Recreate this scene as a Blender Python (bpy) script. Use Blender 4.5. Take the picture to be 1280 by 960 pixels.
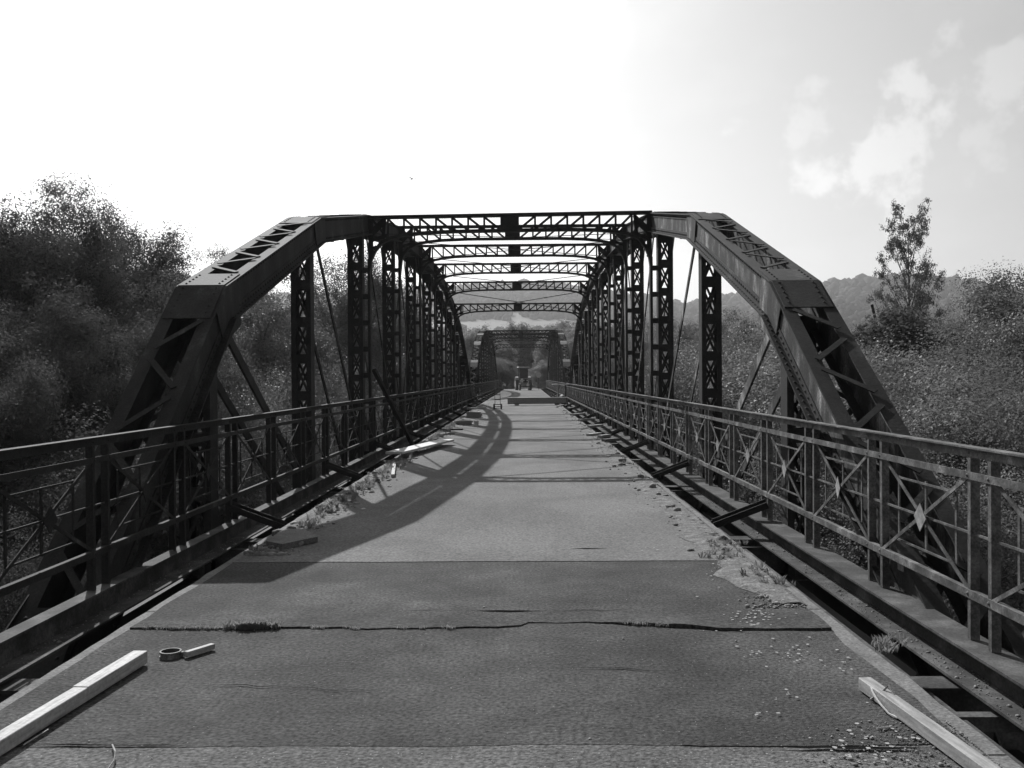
import bpy, math, random
import numpy as np
from mathutils import Vector, Matrix, Euler, noise
R = math.radians
for o in list(bpy.data.objects): bpy.data.objects.remove(o)
scene = bpy.context.scene
COL = scene.collection

# ------------------------------------------------------------------ camera
cam_d = bpy.data.cameras.new('camera'); cam = bpy.data.objects.new('camera', cam_d); COL.objects.link(cam)
cam_d.sensor_width = 36; cam_d.lens = 33.75; cam_d.clip_start = 0.05; cam_d.clip_end = 9000
cam.matrix_world = (Matrix.Translation((0.3, 0, 1.58)) @ Matrix.Rotation(R(0.76), 4, 'Z')
                    @ Matrix.Rotation(R(90 - 0.43), 4, 'X') @ Matrix.Rotation(R(-0.4), 4, 'Z'))
scene.camera = cam
# ------------------------------------------------------------------ light
SX, SY = 0.504, -1.23                       # metres a shadow moves per metre of height
el = math.atan(1 / math.hypot(SX, SY)); az = math.atan2(-SX, -SY)    # azimuth from +Y towards +X
w = bpy.data.worlds.new('World'); scene.world = w; w.use_nodes = True
nt = w.node_tree; nt.nodes.clear()
def N(tree, typ, **kw):
    n = tree.nodes.new(typ)
    for k, v in kw.items(): setattr(n, k, v)
    return n
L = nt.links.new
out = N(nt, 'ShaderNodeOutputWorld'); bg = N(nt, 'ShaderNodeBackground'); L(bg.outputs[0], out.inputs[0])
sky = N(nt, 'ShaderNodeTexSky', sky_type='NISHITA'); sky.sun_disc = False
sky.sun_elevation = el; sky.sun_rotation = az; sky.dust_density = 2.5; sky.air_density = 1.0
bw = N(nt, 'ShaderNodeRGBToBW'); L(sky.outputs[0], bw.inputs[0])
tc = N(nt, 'ShaderNodeTexCoord')
mp = N(nt, 'ShaderNodeMapping'); mp.inputs['Scale'].default_value = (1, 1, 1.9); L(tc.outputs['Generated'], mp.inputs[0])
cn = N(nt, 'ShaderNodeTexNoise'); cn.inputs['Scale'].default_value = 4.2; cn.inputs['Detail'].default_value = 8; cn.inputs['Roughness'].default_value = .58
mp.inputs['Location'].default_value = (0.37, 0.2, 0.11)
L(mp.outputs[0], cn.inputs[0])
cr = N(nt, 'ShaderNodeMapRange'); cr.inputs[1].default_value = .50; cr.inputs[2].default_value = .72
cr.inputs[3].default_value = 0; cr.inputs[4].default_value = .10; L(cn.outputs[0], cr.inputs[0])
# a few soft cumulus puffs, given by direction
def cloud(prev, px, py, rad, amt):
    amt *= 2.3
    d = Vector(((px - 656) / 1200, 1, (471 - py) / 1200)).normalized()
    dp = N(nt, 'ShaderNodeVectorMath', operation='DISTANCE'); L(tc.outputs['Generated'], dp.inputs[0]); dp.inputs[1].default_value = d
    nz = N(nt, 'ShaderNodeTexNoise'); nz.inputs['Scale'].default_value = 22; nz.inputs['Detail'].default_value = 7; nz.inputs['Roughness'].default_value = .55; L(tc.outputs['Generated'], nz.inputs[0])
    ad = N(nt, 'ShaderNodeMath', operation='MULTIPLY_ADD'); L(nz.outputs[0], ad.inputs[0]); ad.inputs[1].default_value = -.26; L(dp.outputs['Value'], ad.inputs[2])
    mr = N(nt, 'ShaderNodeMapRange', interpolation_type='SMOOTHSTEP'); L(ad.outputs[0], mr.inputs[0])
    mr.inputs[1].default_value = rad - .155; mr.inputs[2].default_value = rad - .11; mr.inputs[3].default_value = amt; mr.inputs[4].default_value = 0
    mx = N(nt, 'ShaderNodeMath', operation='MAXIMUM'); L(prev, mx.inputs[0]); L(mr.outputs[0], mx.inputs[1])
    return mx.outputs[0]
c = cr.outputs[0]
for a in ((1085, 210, .040, .15), (1112, 172, .030, .15), (1040, 215, .02, .12), (1240, 88, .026, .12), (1222, 205, .022, .08), (1015, 175, .016, .07), (700, 10, .03, .1)):
    c = cloud(c, *a)
one = N(nt, 'ShaderNodeMath', operation='ADD'); L(c, one.inputs[0]); one.inputs[1].default_value = 1
mul = N(nt, 'ShaderNodeMath', operation='MULTIPLY'); L(bw.outputs[0], mul.inputs[0]); L(one.outputs[0], mul.inputs[1])
L(mul.outputs[0], bg.inputs[0]); bg.inputs[1].default_value = 0.085
sd = bpy.data.lights.new('sun', 'SUN'); sd.energy = 4.2; sd.angle = R(0.55); sd.color = (1, 1, 1)
sun = bpy.data.objects.new('sun', sd); COL.objects.link(sun)
sun.rotation_mode = 'QUATERNION'; sun.rotation_quaternion = Vector((SX, SY, -1)).to_track_quat('-Z', 'Y')
sun.location = (-20, 40, 60)
scene.view_settings.view_transform = 'Standard'; scene.view_settings.look = 'None'
scene.view_settings.exposure = 0.35; scene.view_settings.gamma = 1
scene.cycles.volume_bounces = 0; scene.cycles.max_bounces = 5; scene.cycles.transparent_max_bounces = 8
scene.cycles.caustics_reflective = False; scene.cycles.caustics_refractive = False

# ------------------------------------------------------------------ materials (the photograph is black and white)
def g(v): return (v, v, v, 1)
def mat(name, cols, scale=3, detail=6, rough=.8, bump=0, bscale=40, stretch=(1, 1, 1), lo=.35, hi=.65, fine=None, speck=None, stain=None, spec=.5, metallic=0, coord='Object'):
    m = bpy.data.materials.new(name); m.use_nodes = True; t = m.node_tree; b = t.nodes['Principled BSDF']; l = t.links.new
    tcn = N(t, 'ShaderNodeTexCoord'); mpn = N(t, 'ShaderNodeMapping'); mpn.inputs['Scale'].default_value = stretch
    l(tcn.outputs[coord], mpn.inputs[0])
    nz = N(t, 'ShaderNodeTexNoise'); nz.inputs['Scale'].default_value = scale; nz.inputs['Detail'].default_value = detail; nz.inputs['Roughness'].default_value = .65
    l(mpn.outputs[0], nz.inputs[0])
    rp = N(t, 'ShaderNodeValToRGB'); l(nz.outputs[0], rp.inputs[0])
    el_ = rp.color_ramp.elements; el_[0].position = lo; el_[0].color = g(cols[0]); el_[1].position = hi; el_[1].color = g(cols[-1])
    for i, cc in enumerate(cols[1:-1]):
        e = el_.new(lo + (hi - lo) * (i + 1) / (len(cols) - 1)); e.color = g(cc)
    col = rp.outputs[0]
    if fine:                                   # (scale, low factor, high factor): multiplies grain in
        n2 = N(t, 'ShaderNodeTexNoise'); n2.inputs['Scale'].default_value = fine[0]; n2.inputs['Detail'].default_value = 3; l(tcn.outputs[coord], n2.inputs[0])
        r2 = N(t, 'ShaderNodeMapRange'); r2.inputs[1].default_value = .3; r2.inputs[2].default_value = .7; r2.inputs[3].default_value = fine[1]; r2.inputs[4].default_value = fine[2]
        l(n2.outputs[0], r2.inputs[0])
        mm = N(t, 'ShaderNodeMix', data_type='RGBA', blend_type='MULTIPLY'); mm.inputs[0].default_value = 1
        l(col, mm.inputs[6]); l(r2.outputs[0], mm.inputs[7]); col = mm.outputs[2]
    if stain:
        for sc_, a_, b_2 in stain:
            n4 = N(t, 'ShaderNodeTexNoise'); n4.inputs['Scale'].default_value = sc_; n4.inputs['Detail'].default_value = 9; n4.inputs['Roughness'].default_value = .6; n4.inputs['Distortion'].default_value = .6
            l(tcn.outputs[coord], n4.inputs[0]); r4 = N(t, 'ShaderNodeMapRange'); r4.inputs[1].default_value = .42; r4.inputs[2].default_value = .6; r4.inputs[3].default_value = a_; r4.inputs[4].default_value = b_2
            l(n4.outputs[0], r4.inputs[0]); m4 = N(t, 'ShaderNodeMix', data_type='RGBA', blend_type='MULTIPLY'); m4.inputs[0].default_value = 1; l(col, m4.inputs[6]); l(r4.outputs[0], m4.inputs[7]); col = m4.outputs[2]
    if speck:                                  # (scale, share, radius, value): sparse chips of stone
        vo = N(t, 'ShaderNodeTexVoronoi'); vo.inputs['Scale'].default_value = speck[0]; l(tcn.outputs[coord], vo.inputs[0])
        s1 = N(t, 'ShaderNodeSeparateColor'); l(vo.outputs['Color'], s1.inputs[0])
        c1 = N(t, 'ShaderNodeMath', operation='LESS_THAN'); l(s1.outputs[0], c1.inputs[0]); c1.inputs[1].default_value = speck[1]
        c2 = N(t, 'ShaderNodeMath', operation='LESS_THAN'); l(vo.outputs['Distance'], c2.inputs[0]); c2.inputs[1].default_value = speck[2]
        c3 = N(t, 'ShaderNodeMath', operation='MULTIPLY'); l(c1.outputs[0], c3.inputs[0]); l(c2.outputs[0], c3.inputs[1])
        m3 = N(t, 'ShaderNodeMix', data_type='RGBA'); l(c3.outputs[0], m3.inputs[0]); l(col, m3.inputs[6]); m3.inputs[7].default_value = g(speck[3]); col = m3.outputs[2]
    l(col, b.inputs['Base Color']); b.inputs['Roughness'].default_value = rough; b.inputs['Metallic'].default_value = metallic
    b.inputs['Specular IOR Level'].default_value = spec
    if bump:
        n3 = N(t, 'ShaderNodeTexNoise'); n3.inputs['Scale'].default_value = bscale; n3.inputs['Detail'].default_value = 4; l(tcn.outputs[coord], n3.inputs[0])
        bp = N(t, 'ShaderNodeBump'); bp.inputs['Strength'].default_value = 1; bp.inputs['Distance'].default_value = bump
        l(n3.outputs[0], bp.inputs['Height']); l(bp.outputs[0], b.inputs['Normal'])
    return m
def leafmat(name, lo, hi, trans=.45, spec=.25, rough=.5, scale=.8):
    m = mat(name, (lo, hi), scale=scale, rough=rough, lo=.3, hi=.7, spec=spec); t = m.node_tree; l = t.links.new
    b = t.nodes['Principled BSDF']; o = t.nodes['Material Output']
    src = b.inputs['Base Color'].links[0].from_socket
    oi = N(t, 'ShaderNodeObjectInfo'); mr = N(t, 'ShaderNodeMapRange'); l(oi.outputs['Random'], mr.inputs[0]); mr.inputs[3].default_value = .75; mr.inputs[4].default_value = 1.3
    mm = N(t, 'ShaderNodeMix', data_type='RGBA', blend_type='MULTIPLY'); mm.inputs[0].default_value = 1; l(src, mm.inputs[6]); l(mr.outputs[0], mm.inputs[7])
    l(mm.outputs[2], b.inputs['Base Color'])
    tr = N(t, 'ShaderNodeBsdfTranslucent'); l(mm.outputs[2], tr.inputs[0]); mx = N(t, 'ShaderNodeMixShader'); mx.inputs[0].default_value = trans
    l(b.outputs[0], mx.inputs[1]); l(tr.outputs[0], mx.inputs[2]); l(mx.outputs[0], o.inputs[0]); return m
M = {}
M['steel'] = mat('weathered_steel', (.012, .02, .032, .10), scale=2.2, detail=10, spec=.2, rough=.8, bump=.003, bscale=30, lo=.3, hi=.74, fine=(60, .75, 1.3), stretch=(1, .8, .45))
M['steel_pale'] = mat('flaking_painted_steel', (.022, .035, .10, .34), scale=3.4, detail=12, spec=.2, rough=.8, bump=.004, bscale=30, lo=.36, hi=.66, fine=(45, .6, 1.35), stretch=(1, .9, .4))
M['steel_dark'] = mat('dark_steel', (.010, .018, .035), scale=3, rough=.75, spec=.25, bump=.003, lo=.3, hi=.75, fine=(50, .75, 1.25))
M['steel_matt'] = mat('matt_rusted_steel', (.012, .02, .035), scale=3, rough=1, spec=0, lo=.3, hi=.75)
M['steel_rail'] = mat('rusted_sunlit_rail_steel', (.04, .07, .15, .34), scale=5, detail=10, spec=.3, rough=.65, bump=.002, bscale=50, lo=.32, hi=.72, fine=(80, .7, 1.3))
M['girder'] = mat('flat_girder_steel', (.03, .06, .14), scale=3, detail=9, spec=.2, rough=.85, bump=.003, bscale=30, lo=.3, hi=.7, fine=(60, .7, 1.25))
M['asphalt_new'] = mat('pale_asphalt', (.12, .155, .19), scale=1.1, detail=10, rough=.95, spec=.2, bump=.006, bscale=60, lo=.25, hi=.75, fine=(42, .6, 1.42), speck=(80, .02, .22, .32), stain=((.5, .86, 1.1),), stretch=(1, .35, 1))
M['asphalt_old'] = mat('dark_asphalt', (.035, .062, .095), scale=1.4, detail=12, rough=.93, spec=.2, bump=.010, bscale=60, lo=.28, hi=.72, fine=(46, .4, 1.65), speck=(75, .022, .24, .26), stain=((.6, .78, 1.15), (2.3, .88, 1.06)), stretch=(1, 1, 1))
M['asphalt_near'] = mat('coarse_grey_asphalt', (.08, .115, .15), scale=2, detail=12, rough=.93, spec=.2, bump=.010, bscale=60, lo=.25, hi=.75, fine=(46, .4, 1.65), speck=(70, .04, .26, .34), stain=((.9, .8, 1.12),))
M['concrete'] = mat('worn_concrete', (.09, .15, .20), scale=3.5, detail=10, rough=.9, bump=.008, bscale=35, lo=.3, hi=.7, fine=(70, .6, 1.3))
M['dirt'] = mat('dirt_and_grit', (.07, .13, .24), scale=9, detail=10, rough=.95, bump=.02, bscale=30, lo=.3, hi=.7, fine=(60, .5, 1.5))
M['wood'] = mat('fresh_sawn_timber', (.2, .38, .5), scale=6, rough=.7, detail=12, fine=(50, .8, 1.15), stretch=(8, .6, 8), lo=.3, hi=.7, bump=.001, bscale=80)
M['wood_grey'] = mat('greyed_timber', (.16, .28, .42), scale=6, rough=.75, stretch=(6, .6, 6), lo=.3, hi=.7, bump=.002, bscale=60)
M['white'] = mat('pale_paint_and_lit_steel', (.45, .6), scale=6, rough=.5)
M['stone'] = mat('broken_stone', (.1, .2, .38), scale=12, rough=.9, lo=.3, hi=.7, bump=.004)
M['ground'] = mat('grass_ground', (.05, .07, .10), scale=.35, detail=12, rough=.95, lo=.3, hi=.7, bump=.05, bscale=4)
M['bark'] = mat('bark', (.04, .07, .12), scale=6, rough=.95, stretch=(2, 2, .5), bump=.02, bscale=20)
M['leaf_dark'] = leafmat('willow_and_shade_leaves', .04, .10, trans=.48, rough=.7, spec=.12, scale=1.1)
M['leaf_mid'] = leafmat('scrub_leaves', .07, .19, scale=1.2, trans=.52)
M['leaf_pale'] = leafmat('pale_leaves', .09, .22, trans=.52, scale=1.6, spec=.2, rough=.55)
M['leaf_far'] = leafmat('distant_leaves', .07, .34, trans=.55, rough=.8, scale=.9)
M['weed'] = leafmat('weed_leaves', .16, .3, trans=.5)
M['plate'] = mat('sunlit_plate', (.12, .28, .5), scale=14, rough=.6, lo=.3, hi=.7, detail=8)  # right railing's diamonds only: sunlight on them is put into the colour
M['rubber'] = mat('black_rubber', (.02, .03), rough=.7)
M['machine'] = mat('tractor_paint', (.16, .26), rough=.35)
M['roof'] = mat('dark_roof_tile', (.05, .08), rough=.8)
M['wall'] = mat('pale_house_wall', (.45, .6), rough=.9)
M['lichen'] = mat('pale_lichen', (.28, .42), scale=30, rough=.95)
mg = bpy.data.materials.new('dark_glass'); mg.use_nodes = True; _b = mg.node_tree.nodes['Principled BSDF']; _b.inputs['Base Color'].default_value = g(.03); _b.inputs['Roughness'].default_value = .08
M['glass'] = mg
mw = mat('river_water', (.02, .03), rough=.08, bump=.03, bscale=2.5); M['water'] = mw

# ------------------------------------------------------------------ mesh helpers
class MB:
    def __init__(s): s.v = []; s.f = []
    def hexa(s, p):                            # 8 points: bottom ring 0-3, top ring 4-7
        b = len(s.v); s.v += [tuple(q) for q in p]
        s.f += [(b, b+3, b+2, b+1), (b+4, b+5, b+6, b+7), (b, b+1, b+5, b+4), (b+1, b+2, b+6, b+5), (b+2, b+3, b+7, b+6), (b+3, b, b+4, b+7)]
        return s
    def box(s, x0, x1, y0, y1, z0, z1):
        return s.hexa([(x0, y0, z0), (x1, y0, z0), (x1, y1, z0), (x0, y1, z0), (x0, y0, z1), (x1, y0, z1), (x1, y1, z1), (x0, y1, z1)])
    def bar(s, a, b, w, t, side=(1, 0, 0)):    # width w along side (made square to the bar), thickness t across
        a = Vector(a); b = Vector(b); d = (b - a).normalized(); sd_ = Vector(side); sd_ = (sd_ - d * sd_.dot(d)).normalized(); n = d.cross(sd_)
        u = sd_ * w / 2; v = n * t / 2
        return s.hexa([a-u-v, a+u-v, a+u+v, a-u+v, b-u-v, b+u-v, b+u+v, b-u+v])
    def prism(s, pts, off):                    # polygon extruded by off
        b = len(s.v); n = len(pts); off = Vector(off)
        s.v += [tuple(p) for p in pts] + [tuple(Vector(p) + off) for p in pts]
        s.f += [tuple(range(b + n - 1, b - 1, -1)), tuple(range(b + n, b + 2 * n))]
        for i in range(n):
            j = (i + 1) % n; s.f.append((b + i, b + j, b + n + j, b + n + i))
        return s
    def tube(s, pts, rad, n=6):
        rings = []; pts = [Vector(p) for p in pts]
        for i, p in enumerate(pts):
            d = (pts[min(i+1, len(pts)-1)] - pts[max(i-1, 0)]).normalized()
            a = d.orthogonal().normalized() if i == 0 else (pa - d * pa.dot(d)).normalized()
            pa = a; b = d.cross(a); r = rad[i] if hasattr(rad, '__len__') else rad
            rings.append(len(s.v))
            for k in range(n):
                t = 2 * math.pi * k / n; s.v.append(tuple(p + (a * math.cos(t) + b * math.sin(t)) * r))
        for i in range(len(rings) - 1):
            for k in range(n):
                k2 = (k + 1) % n; s.f.append((rings[i]+k, rings[i]+k2, rings[i+1]+k2, rings[i+1]+k))
        s.f.append(tuple(rings[0] + k for k in range(n - 1, -1, -1))); s.f.append(tuple(rings[-1] + k for k in range(n)))
        return s
    def rivet(s, p, n, r=.021, h=.016):
        p = Vector(p); n = Vector(n).normalized(); a = n.orthogonal().normalized(); b_ = n.cross(a); b = len(s.v)
        for k in range(6):
            t = math.pi * k / 3; s.v.append(tuple(p + (a * math.cos(t) + b_ * math.sin(t)) * r))
        s.v.append(tuple(p + n * h))
        for k in range(6): s.f.append((b + k, b + (k + 1) % 6, b + 6))
        return s
    def mesh(s, name, m):
        me = bpy.data.meshes.new(name); me.from_pydata(s.v, [], s.f); me.materials.append(m); me.update(); return me
    def build(s, name, m, parent=None, bevel=0, **kw):
        return link(name, s.mesh(name, m), parent, bevel=bevel, **kw)
def link(name, me, parent=None, bevel=0, loc=None, **kw):
    o = bpy.data.objects.new(name, me); COL.objects.link(o); o.parent = parent
    if loc is not None: o.location = loc
    if bevel:
        b = o.modifiers.new('bevel', 'BEVEL'); b.width = bevel; b.segments = 1; b.limit_method = 'ANGLE'
    for k, v in kw.items(): o[k] = v
    return o
def thing(name, label, cat, loc=(0, 0, 0), rz=0, group=None):
    o = bpy.data.objects.new(name, None); COL.objects.link(o); o.location = loc; o.rotation_euler = (0, 0, rz); o.empty_display_size = .3
    o['label'] = label; o['category'] = cat
    if group: o['group'] = group
    return o
def tag(o, label, cat, group=None):
    o['label'] = label; o['category'] = cat
    if group: o['group'] = group
    return o
def copy_tree(o, loc=None, rz=None, sc=None, label=None, group=None):
    r = o.copy(); COL.objects.link(r)
    if loc is not None: r.location = loc
    if rz is not None: r.rotation_euler = (0, 0, rz)
    if sc is not None: r.scale = sc
    if label: r['label'] = label
    if group: r['group'] = group
    for ch in list(o.children):
        c_ = ch.copy(); COL.objects.link(c_); c_.parent = r
        for g_ in ch.children:
            d_ = g_.copy(); COL.objects.link(d_); d_.parent = c_
    return r
rnd = random.Random(7)

# ------------------------------------------------------------------ terrain, river
def smooth(a, b, x):
    t = np.clip((x - a) / (b - a), 0, 1); return t * t * (3 - 2 * t)
PROF_T = [-2.5, -.9, -.5, -.2, -.09, 0, .07, .125, .17, .2, .27, .33, .36, .41, .45, .5, .56, .9, 2.5]
PROF_H = [h_ * (.93 if k_ < 8 else .88) for k_, h_ in enumerate([.03, .05, .07, .09, .098, .1, .096, .086, .080, .085, .094, .102, .103, .1015, .096, .085, .066, .04, .03])]
def vnoise(x, y, s, seed=0):
    xs = x / s; ys = y / s
    return (np.sin(xs * 1.3 + ys * .7 + seed) + np.sin(xs * -.6 + ys * 1.7 + seed * 2.1) + .6 * np.sin(xs * 2.9 + ys * 2.3 + seed * .7) + .5 * np.sin(xs * 4.3 - ys * 3.1 + seed * 1.3)) / 3.1
def terrain_z(x, y):
    x = np.asarray(x, float); y = np.asarray(y, float)
    valley = -4.2 + .35 * vnoise(x, y, 5, 1) + .5 * vnoise(x, y, 23, 2)
    river = smooth(20, 26, y + .05 * x) * (1 - smooth(48, 54, y + .05 * x)) * smooth(-2500, -600, -np.abs(x) * 1.0)
    z = valley - 2.6 * river
    bank = 1 - smooth(-3.4, 2.2, y)            # near abutment bank behind the camera
    z = z * (1 - bank) + (-.35) * bank
    far = smooth(112, 122, y + .0 * x)
    emb = 1 - smooth(3.2, 10, np.abs(x - .02 * (y - 119) * 0))
    plain = -1.9 + .4 * vnoise(x, y, 30, 3)
    z = z * (1 - far) + (plain * (1 - emb) + (-.12) * emb) * far
    t = x / np.maximum(np.abs(y), 60)
    prof = np.interp(t, PROF_T, PROF_H)
    prof = np.where(y < 60, prof * smooth(-1200, 60, y), prof)
    rr = np.hypot(x, y)
    up = smooth(450, 1750, rr)
    hill = prof * 1600 * up * (1 + .05 * vnoise(x, y, 190, 4) + .03 * vnoise(x, y, 70, 5)) * (1 - .5 * smooth(1900, 3500, rr))
    return z + hill
def is_field(x, y):
    rr = np.hypot(x, y); t = x / np.maximum(y, 60); h = terrain_z(x, y) / rr
    f = ((h > .046) & (h < .060) & (t > -.12) & (t < .10)) | ((h > .028) & (h < .04) & (t > .3) & (t < .5)) | (rr < 520)
    f |= (vnoise(x, y, 160, 9) > .42) & (h < .075)
    return f
def grid_axis(lim, n, k=5.5):
    u = np.linspace(-1, 1, n); return np.sinh(u * k) / np.sinh(k) * lim
ax = grid_axis(4200, 260, 6.3); ay = grid_axis(4200, 300, 6.0) + 30
gx, gy = np.meshgrid(ax, ay); gz = terrain_z(gx, gy)
vv = np.stack([gx, gy, gz], -1).reshape(-1, 3); nx, ny = len(ax), len(ay)
ii = (np.arange(ny - 1)[:, None] * nx + np.arange(nx - 1)[None, :]).ravel()
def np_mesh(name, verts, quads, m, tri=False):
    me = bpy.data.meshes.new(name); k = 3 if tri else 4; nf = len(quads)
    me.vertices.add(len(verts)); me.vertices.foreach_set('co', np.ascontiguousarray(verts, np.float32).ravel())
    me.loops.add(nf * k); me.loops.foreach_set('vertex_index', np.ascontiguousarray(quads, np.int32).ravel())
    me.polygons.add(nf); me.polygons.foreach_set('loop_start', np.arange(nf, dtype=np.int32) * k); me.polygons.foreach_set('loop_total', np.full(nf, k, np.int32))
    me.materials.append(m); me.update(calc_edges=True); return me
gm = np_mesh('ground', vv, np.stack([ii, ii + 1, ii + nx + 1, ii + nx], -1), M['ground'])
att = gm.attributes.new('field', 'FLOAT', 'POINT'); fl = is_field(vv[:, 0], vv[:, 1]).astype(np.float32)
rr_ = np.hypot(vv[:, 0], vv[:, 1]); fl[rr_ < 520] = 0; att.data.foreach_set('value', fl)
gm.polygons.foreach_set('use_smooth', np.ones(len(gm.polygons), bool))
t = M['ground'].node_tree; an = N(t, 'ShaderNodeAttribute', attribute_name='field'); b_ = t.nodes['Principled BSDF']; src = b_.inputs['Base Color'].links[0].from_socket
mm = N(t, 'ShaderNodeMix', data_type='RGBA'); t.links.new(an.outputs['Fac'], mm.inputs[0]); t.links.new(src, mm.inputs[6]); mm.inputs[7].default_value = g(.13); t.links.new(mm.outputs[2], b_.inputs['Base Color'])
link('ground', gm, kind='structure')
MB().hexa([(-900, 16, -6.2), (900, 16, -6.2), (900, 62, -6.2), (-900, 62, -6.2), (-900, 16, -5.6), (900, 16, -5.6), (900, 62, -5.6), (-900, 62, -5.6)]).build('river', M['water'], kind='structure')

# ------------------------------------------------------------------ road
def edge_x(side, y):                            # ragged asphalt edge inside the kerb
    n = noise.noise(Vector((side * 9.1, y * 1.4, 3))) * .045 + noise.noise(Vector((side * 4.1, y * 6.5, 8))) * .03
    if y > 8: n = n - side * max(0, noise.noise(Vector((side * 2.7, y * .55, 1)))) * (.35 if side < 0 else .22) * min(1, (y - 8) * .5)
    return side * (2.185 if side > 0 else 2.215) + n
def crack_y(x):
    return 6.02 + .10 * noise.noise(Vector((x * .8, 1, 4))) + .035 * noise.noise(Vector((x * 5, 2, 4))) + .012 * noise.noise(Vector((x * 22, 2, 4))) - .05 * max(0, x - 1) + (.07 if x > .3 else 0) * (1 - min(1, abs(x - .3)))
def jline(y0, amp, x, seed): return y0 + amp * noise.noise(Vector((x * 1.1, seed, 0))) + amp * .4 * noise.noise(Vector((x * 9, seed, 0)))
road = thing('road_deck', '', '')
for k in ('label', 'category'): del road[k]
road['kind'] = 'structure'
def slab(name, lo, hi, z0, z1, m, xs=90, lip=0):
    mb = MB(); pts = []
    xx = np.linspace(-2.14, 2.14, xs)
    a = [(x, lo(x)) for x in xx]; b = [(x, hi(x)) for x in xx]
    ya, yb = a[-1][1], b[-1][1]; n = max(2, int(min(300, (yb - ya) * 4)))
    rt = [(edge_x(1, y), y) for y in np.linspace(ya, yb, n)]
    ya, yb = a[0][1], b[0][1]; lf = [(edge_x(-1, y), y) for y in np.linspace(yb, ya, n)]
    # build as grid of strips
    ny_ = n
    base = len(mb.v)
    for j in range(ny_):
        f = j / (ny_ - 1)
        for i in range(xs):
            x = xx[i]; y = a[i][1] * (1 - f) + b[i][1] * f
            if i == 0: x = edge_x(-1, y)
            if i == xs - 1: x = edge_x(1, y)
            z = z1 + .004 * noise.noise(Vector((x * .9, y * .9, 5)))
            if lip: z += lip * math.exp(-max(0, y - crack_y(x)) / .22) * max(.15, .75 + 1.3 * noise.noise(Vector((x * 1.3, 3, 3))) + (.5 if x > 1.2 else 0))
            mb.v.append((x, y, z))
    for j in range(ny_ - 1):
        for i in range(xs - 1):
            p = base + j * xs + i; mb.f.append((p, p + 1, p + xs + 1, p + xs))
    # skirts
    ring = [base + i for i in range(xs)] + [base + j * xs + xs - 1 for j in range(1, ny_)] + [base + (ny_ - 1) * xs + i for i in range(xs - 2, -1, -1)] + [base + j * xs for j in range(ny_ - 2, 0, -1)]
    k0 = len(mb.v)
    for r_ in ring: mb.v.append((mb.v[r_][0], mb.v[r_][1], z0))
    m_ = len(ring)
    for i in range(m_):
        j = (i + 1) % m_; mb.f.append((ring[j], ring[i], k0 + i, k0 + j))
    return mb.build(name, m, road)
slab('asphalt_slab', lambda x: -6, lambda x: jline(4.09, .03, x, 1), -.03, 0, M['asphalt_near'], 40)
slab('asphalt_slab', lambda x: jline(4.09, .03, x, 1) + .0005 + (.012 if x > .95 else 0), lambda x: crack_y(x) - .006 - .028 * max(0, noise.noise(Vector((x * 2.2, 7, 1))) + .1 + .25 * (x > 1)), -.03, .0015, M['asphalt_old'])
slab('asphalt_slab', lambda x: crack_y(x) + .003, lambda x: jline(8.17, .02, x, 2), -.03, .002, M['asphalt_old'], lip=.012)
slab('asphalt_slab', lambda x: jline(8.17, .02, x, 2) + .003, lambda x: 119, -.03, .007, M['asphalt_new'], 30)
def hairline(x0, x1, y0, amp, w0, seed):
    mb = MB(); n = 60; z = .0085
    for k in range(n + 1):
        f = k / n; x = x0 + (x1 - x0) * f; y = y0 + amp * noise.noise(Vector((x * 1.2, seed, 2))) + amp * .35 * noise.noise(Vector((x * 8, seed, 2))); w_ = w0 * max(.0, math.sin(math.pi * f)) * max(.1, .6 + 1.5 * noise.noise(Vector((x * 3, seed, 9)))) + .0005
        mb.v += [(x, y - w_ / 2, z), (x, y + w_ / 2, z)]
        if k: mb.f.append((2 * k - 2, 2 * k, 2 * k + 1, 2 * k - 1))
    return mb.build('crack', M['crack'], road)
M['crack'] = mat('dirt_in_a_crack', (.01, .02), rough=1, spec=0)
hairline(-.55, 1.0, 6.45, .09, .022, 3); hairline(1.35, 2.0, 4.05, .04, .05, 5); hairline(.2, 1.2, 5.15, .1, .010, 7); hairline(-1.5, -.3, 4.85, .1, .010, 8); hairline(.7, 1.05, 8.75, .02, .05, 9); hairline(-1.9, -1.2, 4.1, .03, .03, 12)
link('sub_slab', MB().box(-2.24, 2.24, -6, 119.2, -.20, -.035).mesh('sub_slab', M['concrete']), road)
for s in (-1, 1):                               # flush concrete kerb strips with a chipped edge
    y = -6
    while y < 119:
        ln = 2.5
        mb = MB(); n = 12
        pts = []
        for k in range(n + 1):
            yy = y + .008 + (ln - .016) * k / n; xe = s * (2.29 + .018 * noise.noise(Vector((s * 3, yy * 2.5, 1))) - .02 * max(0, noise.noise(Vector((s, yy * 7, 5)))))
            pts.append((xe, yy))
        for k in range(n):
            (xa, y0), (xb, y1) = pts[k], pts[k + 1]; xi = s * 1.7
            z = -.004
            P = [(xi, y0), (xa, y0), (xb, y1), (xi, y1)]
            if s < 0: P = P[::-1]
            mb.hexa([(p[0], p[1], -.17) for p in P] + [(p[0], p[1], z) for p in P])
        mb.build('kerb_strip', M['concrete'], road); y += ln
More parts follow.
